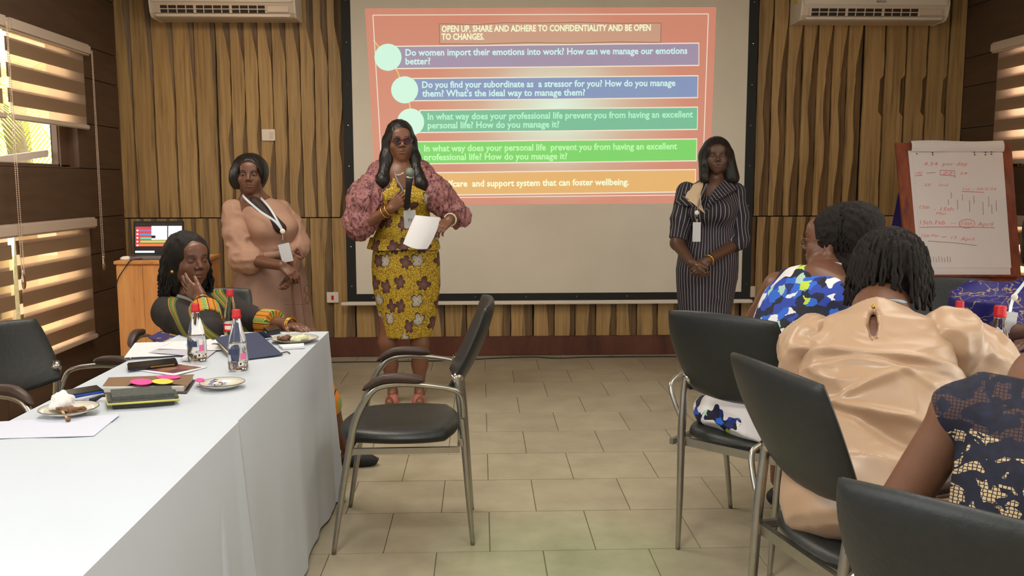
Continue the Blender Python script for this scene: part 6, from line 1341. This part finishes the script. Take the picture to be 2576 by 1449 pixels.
def satin(V, n):
    w = (V-pel)@fr[2]; u = (V-pel)@fr[0]; d = 0
    for h0, am, sl, wd in ((.335, .011, .10, .010), (.30, -.007, .10, .016), (.165, .012, -.28, .016), (.12, -.010, -.30, .022), (.22, .006, .35, .014), (.265, .005, -.15, .012)): d = d+am*np.exp(-((w-h0-sl*u*abs(1)-.03*np.sin(u*9+h0*30))/wd)**2)*np.clip(1.1-np.abs(u-.02)/.24, 0, 1)
    return d*2.0+.009*(1-2*np.abs(vnoise(V, (6, 6, 13), 2)))+.003*(1-2*np.abs(vnoise(V, (14, 14, 34), 6)))
p.cloth('blouse', bl, M_satin, .006, satin, label='champagne satin blouse with a keyhole back')
for sg, a, b, w in ((-1, ls, le, lw), (1, rs, re, rw)):
    S2 = SDF(); m_ = a*.4+b*.6; S2.cap(a+(0, 0, .01), m_+(0, -.0, .0), .075, .098, .04); ax = nv_(b-a)
    if sg > 0: S2.cap(m_, b+(0, .0, .0), .098, .088, .04); S2.ell(m_+(0.03, -.02, -.035), (.10, .09, .08), k=.04); S2.plane(b+ax*.035, ax)
    else: S2.cap(a+(-.02, -.02, -.02), a+(-.035, .0, -.15), .065, .055, .04)
    p.cloth('sleeve', S2, M_satin, .006, folds(.014, (17, 17, 12), 9, .004, (30, 30, 40)))
sk = SDF(); sk.cap(pel+(.02, .02, -.02), (1.24, 2.66, .53), .165, .14, .05); p.cloth('skirt', sk, mat('dark_skirt', (34, 32, 36), .8), .01)
bl2 = SDF(); bl2.loft(pel+(-.015, -.02, 0), fr, [(-.165, 0, 0, .12, .12), (-.155, 0, 0, .17, .17), (-.13, 0, 0, .205, .202), (-.08, 0, 0, .224, .217), (.02, 0, 0, .225, .215)], .02); p.cloth('blouse_hem', bl2, M_satin, .007, folds(.006, (12, 12, 8), 4))
MB().sph(kc+(0, .0, .028), .007, 8).build('button', M_gold, p.t, True)
S2 = SDF(); S2.ell(H(0, -.02, .036), (.096, .112, .104), p.hf, .02); S2.ell(H(0, -.03, -.03), (.092, .085, .08), p.hf, .03); S2.ell(H(0, .12, -.04), (.07, .09, .09), p.hf, .01, 's'); p.cloth('hair', S2, M_hairm, .006, lambda V, n: .005*vnoise(V, (50, 50, 40), 6))
def stC(i, r): return (r.uniform(0, 2*PI), r.random())
def fallC(a, b, s_, r):
    th = .15+1.25*b; R0 = .112*math.sin(min(PI/2, th+.5*s_))+.010*s_; cz = .034+.104*math.cos(th)
    return H(R0*math.cos(a)*(.92+.12*s_), -.02+R0*1.10*math.sin(a)*(.92+.06*s_), cz-s_*s_*.04-s_*(.075+.05*b))
strands(p, 230, random.Random(11), stC, fallC, .0078, .0048, segs=7, curl=.004)
lanyard(p, [nb+(-.075, .01, .0), nb+(-.045, -.065, .03), nb+(0, -.083, .040), nb+(.045, -.065, .03), nb+(.078, .01, .0)], mat('pale_blue_ribbon', (176, 204, 222), .4), .014)

# ------------------------------------------------------------------ woman in navy lace at the bottom right corner
p = Person('person cut by the bottom right corner in a sleeveless navy lace top', (1.02, 1.52), (116, 80, 62))
p.head(P3(2735, 895, 1.78), 160, -.25, 0, 1.0, face=False); H = p.H; nb = np.array([1.11, 1.66, .985]); p.neck(nb, .055, .065)
ls, rs = np.array([.925, 1.66, .938]), np.array([1.255, 1.52, .955]); pel = np.array([1.0, 1.50, .53]); ch = (ls+rs)/2; S = p.S; S.cap(rs, ls, .05, .05, .05); S.cap(nb, ch+(0, 0, -.02), .07, .10, .06); S.cap(ch+(0, .0, -.08), pel, .125, .16, .06)
le, lw = P3(2252, 1292, 1.76), P3(2440, 1300, 1.98); re, rw = np.array([1.47, 1.66, .80]), np.array([1.56, 1.88, .80]); p.limb([ls, le, lw], [.047, .046, .03]); p.limb([rs, re, rw], [.050, .046, .03]); p.hand(lw, (.9, .3, .1), (0, 0, -1), (0, 1, 0), fine=.005); p.hand(rw, (.2, 1, 0), (0, 0, -1), (-1, 0, 0), fine=.006)
for d in (-.09, .09):
    k0 = np.array([1.24+d, 1.85-d*.6, .53]); a0 = np.array([1.27+d, 1.9, .1]); p.limb([pel+(d, d*.5, -.02), k0, a0], [.09, .06, .034], .03); p.foot((a0[0], a0[1]-.02, 0), (.5, 1, 0))
p.body(.009)
fr = bframe(ls, rs, ch-pel); L = np.linalg.norm(ch-pel)
tp = SDF(); tp.loft(pel, fr, [(-.10, 0, 0, .19, .175), (0, 0, 0, .19, .175), (.15, 0, 0, .165, .15), (.25, 0, 0, .17, .145), (L-.12, 0, 0, .175, .14), (L-.03, 0, 0, .178, .115), (L+.03, 0, 0, .165, .085), (L+.05, 0, 0, .15, .07)], .02)
tp.ell(nb+(0, -.12, -.05), (.085, .16, .16), fr, .01, 's')
tp.cap(ls, ls+(rs-ls)*.2, .056, .06, .03); tp.ell(ls+nv_(ls-rs)*.088+(0, 0, -.05), (.045, .10, .10), fr, .015, 's'); tp.ell(rs+nv_(rs-ls)*.065, (.045, .10, .10), fr, .015, 's')
o = p.cloth('lace_top', tp, M_lace, .006, folds(.003, (9, 9, 9), 3), lambda V: np.stack([(V-pel)@fr[0], (V-pel)@fr[2]-.335], 1))
sk = SDF(); sk.cap(pel+(0, 0, -.02), (1.2, 1.82, .53), .17, .13, .05); p.cloth('skirt', sk, mat('navy_skirt', (28, 32, 60), .8), .01)
S2 = SDF(); S2.ell(H(0, -.02, .034), (.100, .118, .110), p.hf, .02); S2.cap(H(0, -.10, .0), H(-.03, -.125, -.12), .075, .055, .05); S2.cap(H(-.03, -.125, -.12), H(-.03, -.13, -.22), .055, .03, .04); S2.ell(H(0, .12, -.04), (.07, .09, .09), p.hf, .01, 's'); p.cloth('hair', S2, M_hair, .005, lambda V, n: .003*vnoise(V, (90, 90, 8), 6))

# ------------------------------------------------------------------ woman in royal blue at the right edge
p = Person('person at the right picture edge in royal blue with gold swirls, facing the camera', (2.2, 3.65), (100, 66, 50))
p.head(P3(2652, 600, 3.66), -15, -.05, 0, 1.0); H = p.H; nb = P3(2625, 680, 3.72); p.neck(nb, .052, .06)
rs, ls = P3(2598, 748, 3.70), P3(2780, 745, 3.74); re, rw = P3(2536, 838, 3.52), P3(2590, 836, 3.30); le, lw = P3(2740, 860, 3.5), P3(2610, 860, 3.28); pel = np.array([2.2, 3.75, .54]); ch = (rs+ls)/2; S = p.S; S.cap(rs, ls, .055, .055, .05); S.cap(ch+(0, 0, -.05), pel, .12, .16, .06)
p.limb([rs, re, rw], [.054, .046, .028]); p.limb([ls, le, lw], [.054, .046, .028]); p.hand(rw, (.9, -.2, -.05), (0, 0, -1), (0, -1, .2), curl=(.4, .6, .4)); p.hand(lw, (-.9, -.2, -.05), (0, 0, -1), (0, -1, .2), curl=(.4, .6, .4))
for d in (-.09, .09): k0 = np.array([2.2+d, 3.40, .54]); a0 = np.array([2.2+d, 3.42, .1]); p.limb([pel+(d, 0, -.02), k0, a0], [.09, .06, .034], .03); p.foot((a0[0], a0[1], 0), (0, -1, 0))
p.body(.009); dr = SDF(); dr.loft(pel, I3, [(-.12, 0, 0, .21, .18), (.0, 0, 0, .21, .18), (.2, 0, 0, .17, .14), (.34, 0, -.02, .185, .14), (ch[2]-pel[2]+.01, 0, 0, .18, .11), (ch[2]-pel[2]+.06, 0, 0, .09, .07)], .02)
for a, b in ((rs, re), (ls, le)): dr.cap(a+(0, 0, .01), (a+b)/2, .075, .080, .04); dr.cap((a+b)/2, b, .080, .07, .04)
dr.cap(pel, (2.11, 3.4, .54), .14, .11, .05); dr.cap(pel, (2.29, 3.4, .54), .14, .11, .05); p.cloth('dress', dr, M_royal, .008, folds(.007, (9, 9, 9), 3))
S2 = SDF(); S2.ell(H(0, -.022, .032), (.115, .118, .112), p.hf, .02); S2.ell(H(0, -.04, -.06), (.112, .09, .10), p.hf, .04); S2.ell(H(0, .10, -.02), (.064, .09, .088), p.hf, .01, 's'); S2.ell(H(0, .05, -.14), (.075, .12, .08), p.hf, .02, 's'); p.cloth('hair', S2, M_hair, .006, lambda V, n: .004*vnoise(V, (60, 60, 30), 6))
lanyard(p, [nb+(-.05, -.04, .03), P3(2574, 716, 3.52), P3(2552, 745, 3.46), P3(2542, 775, 3.42)], M_lany, .014); MB().sph(P3(2552, 748, 3.45), .015, 10, (1, .4, 1)).build('badge_reel', M_white, p.t, True); badge(p, P3(2540, 784, 3.41), .068, .085, .12)
t = chair('black chair of the woman in royal blue beyond the right table', 2.2, 3.78, math.radians(180))
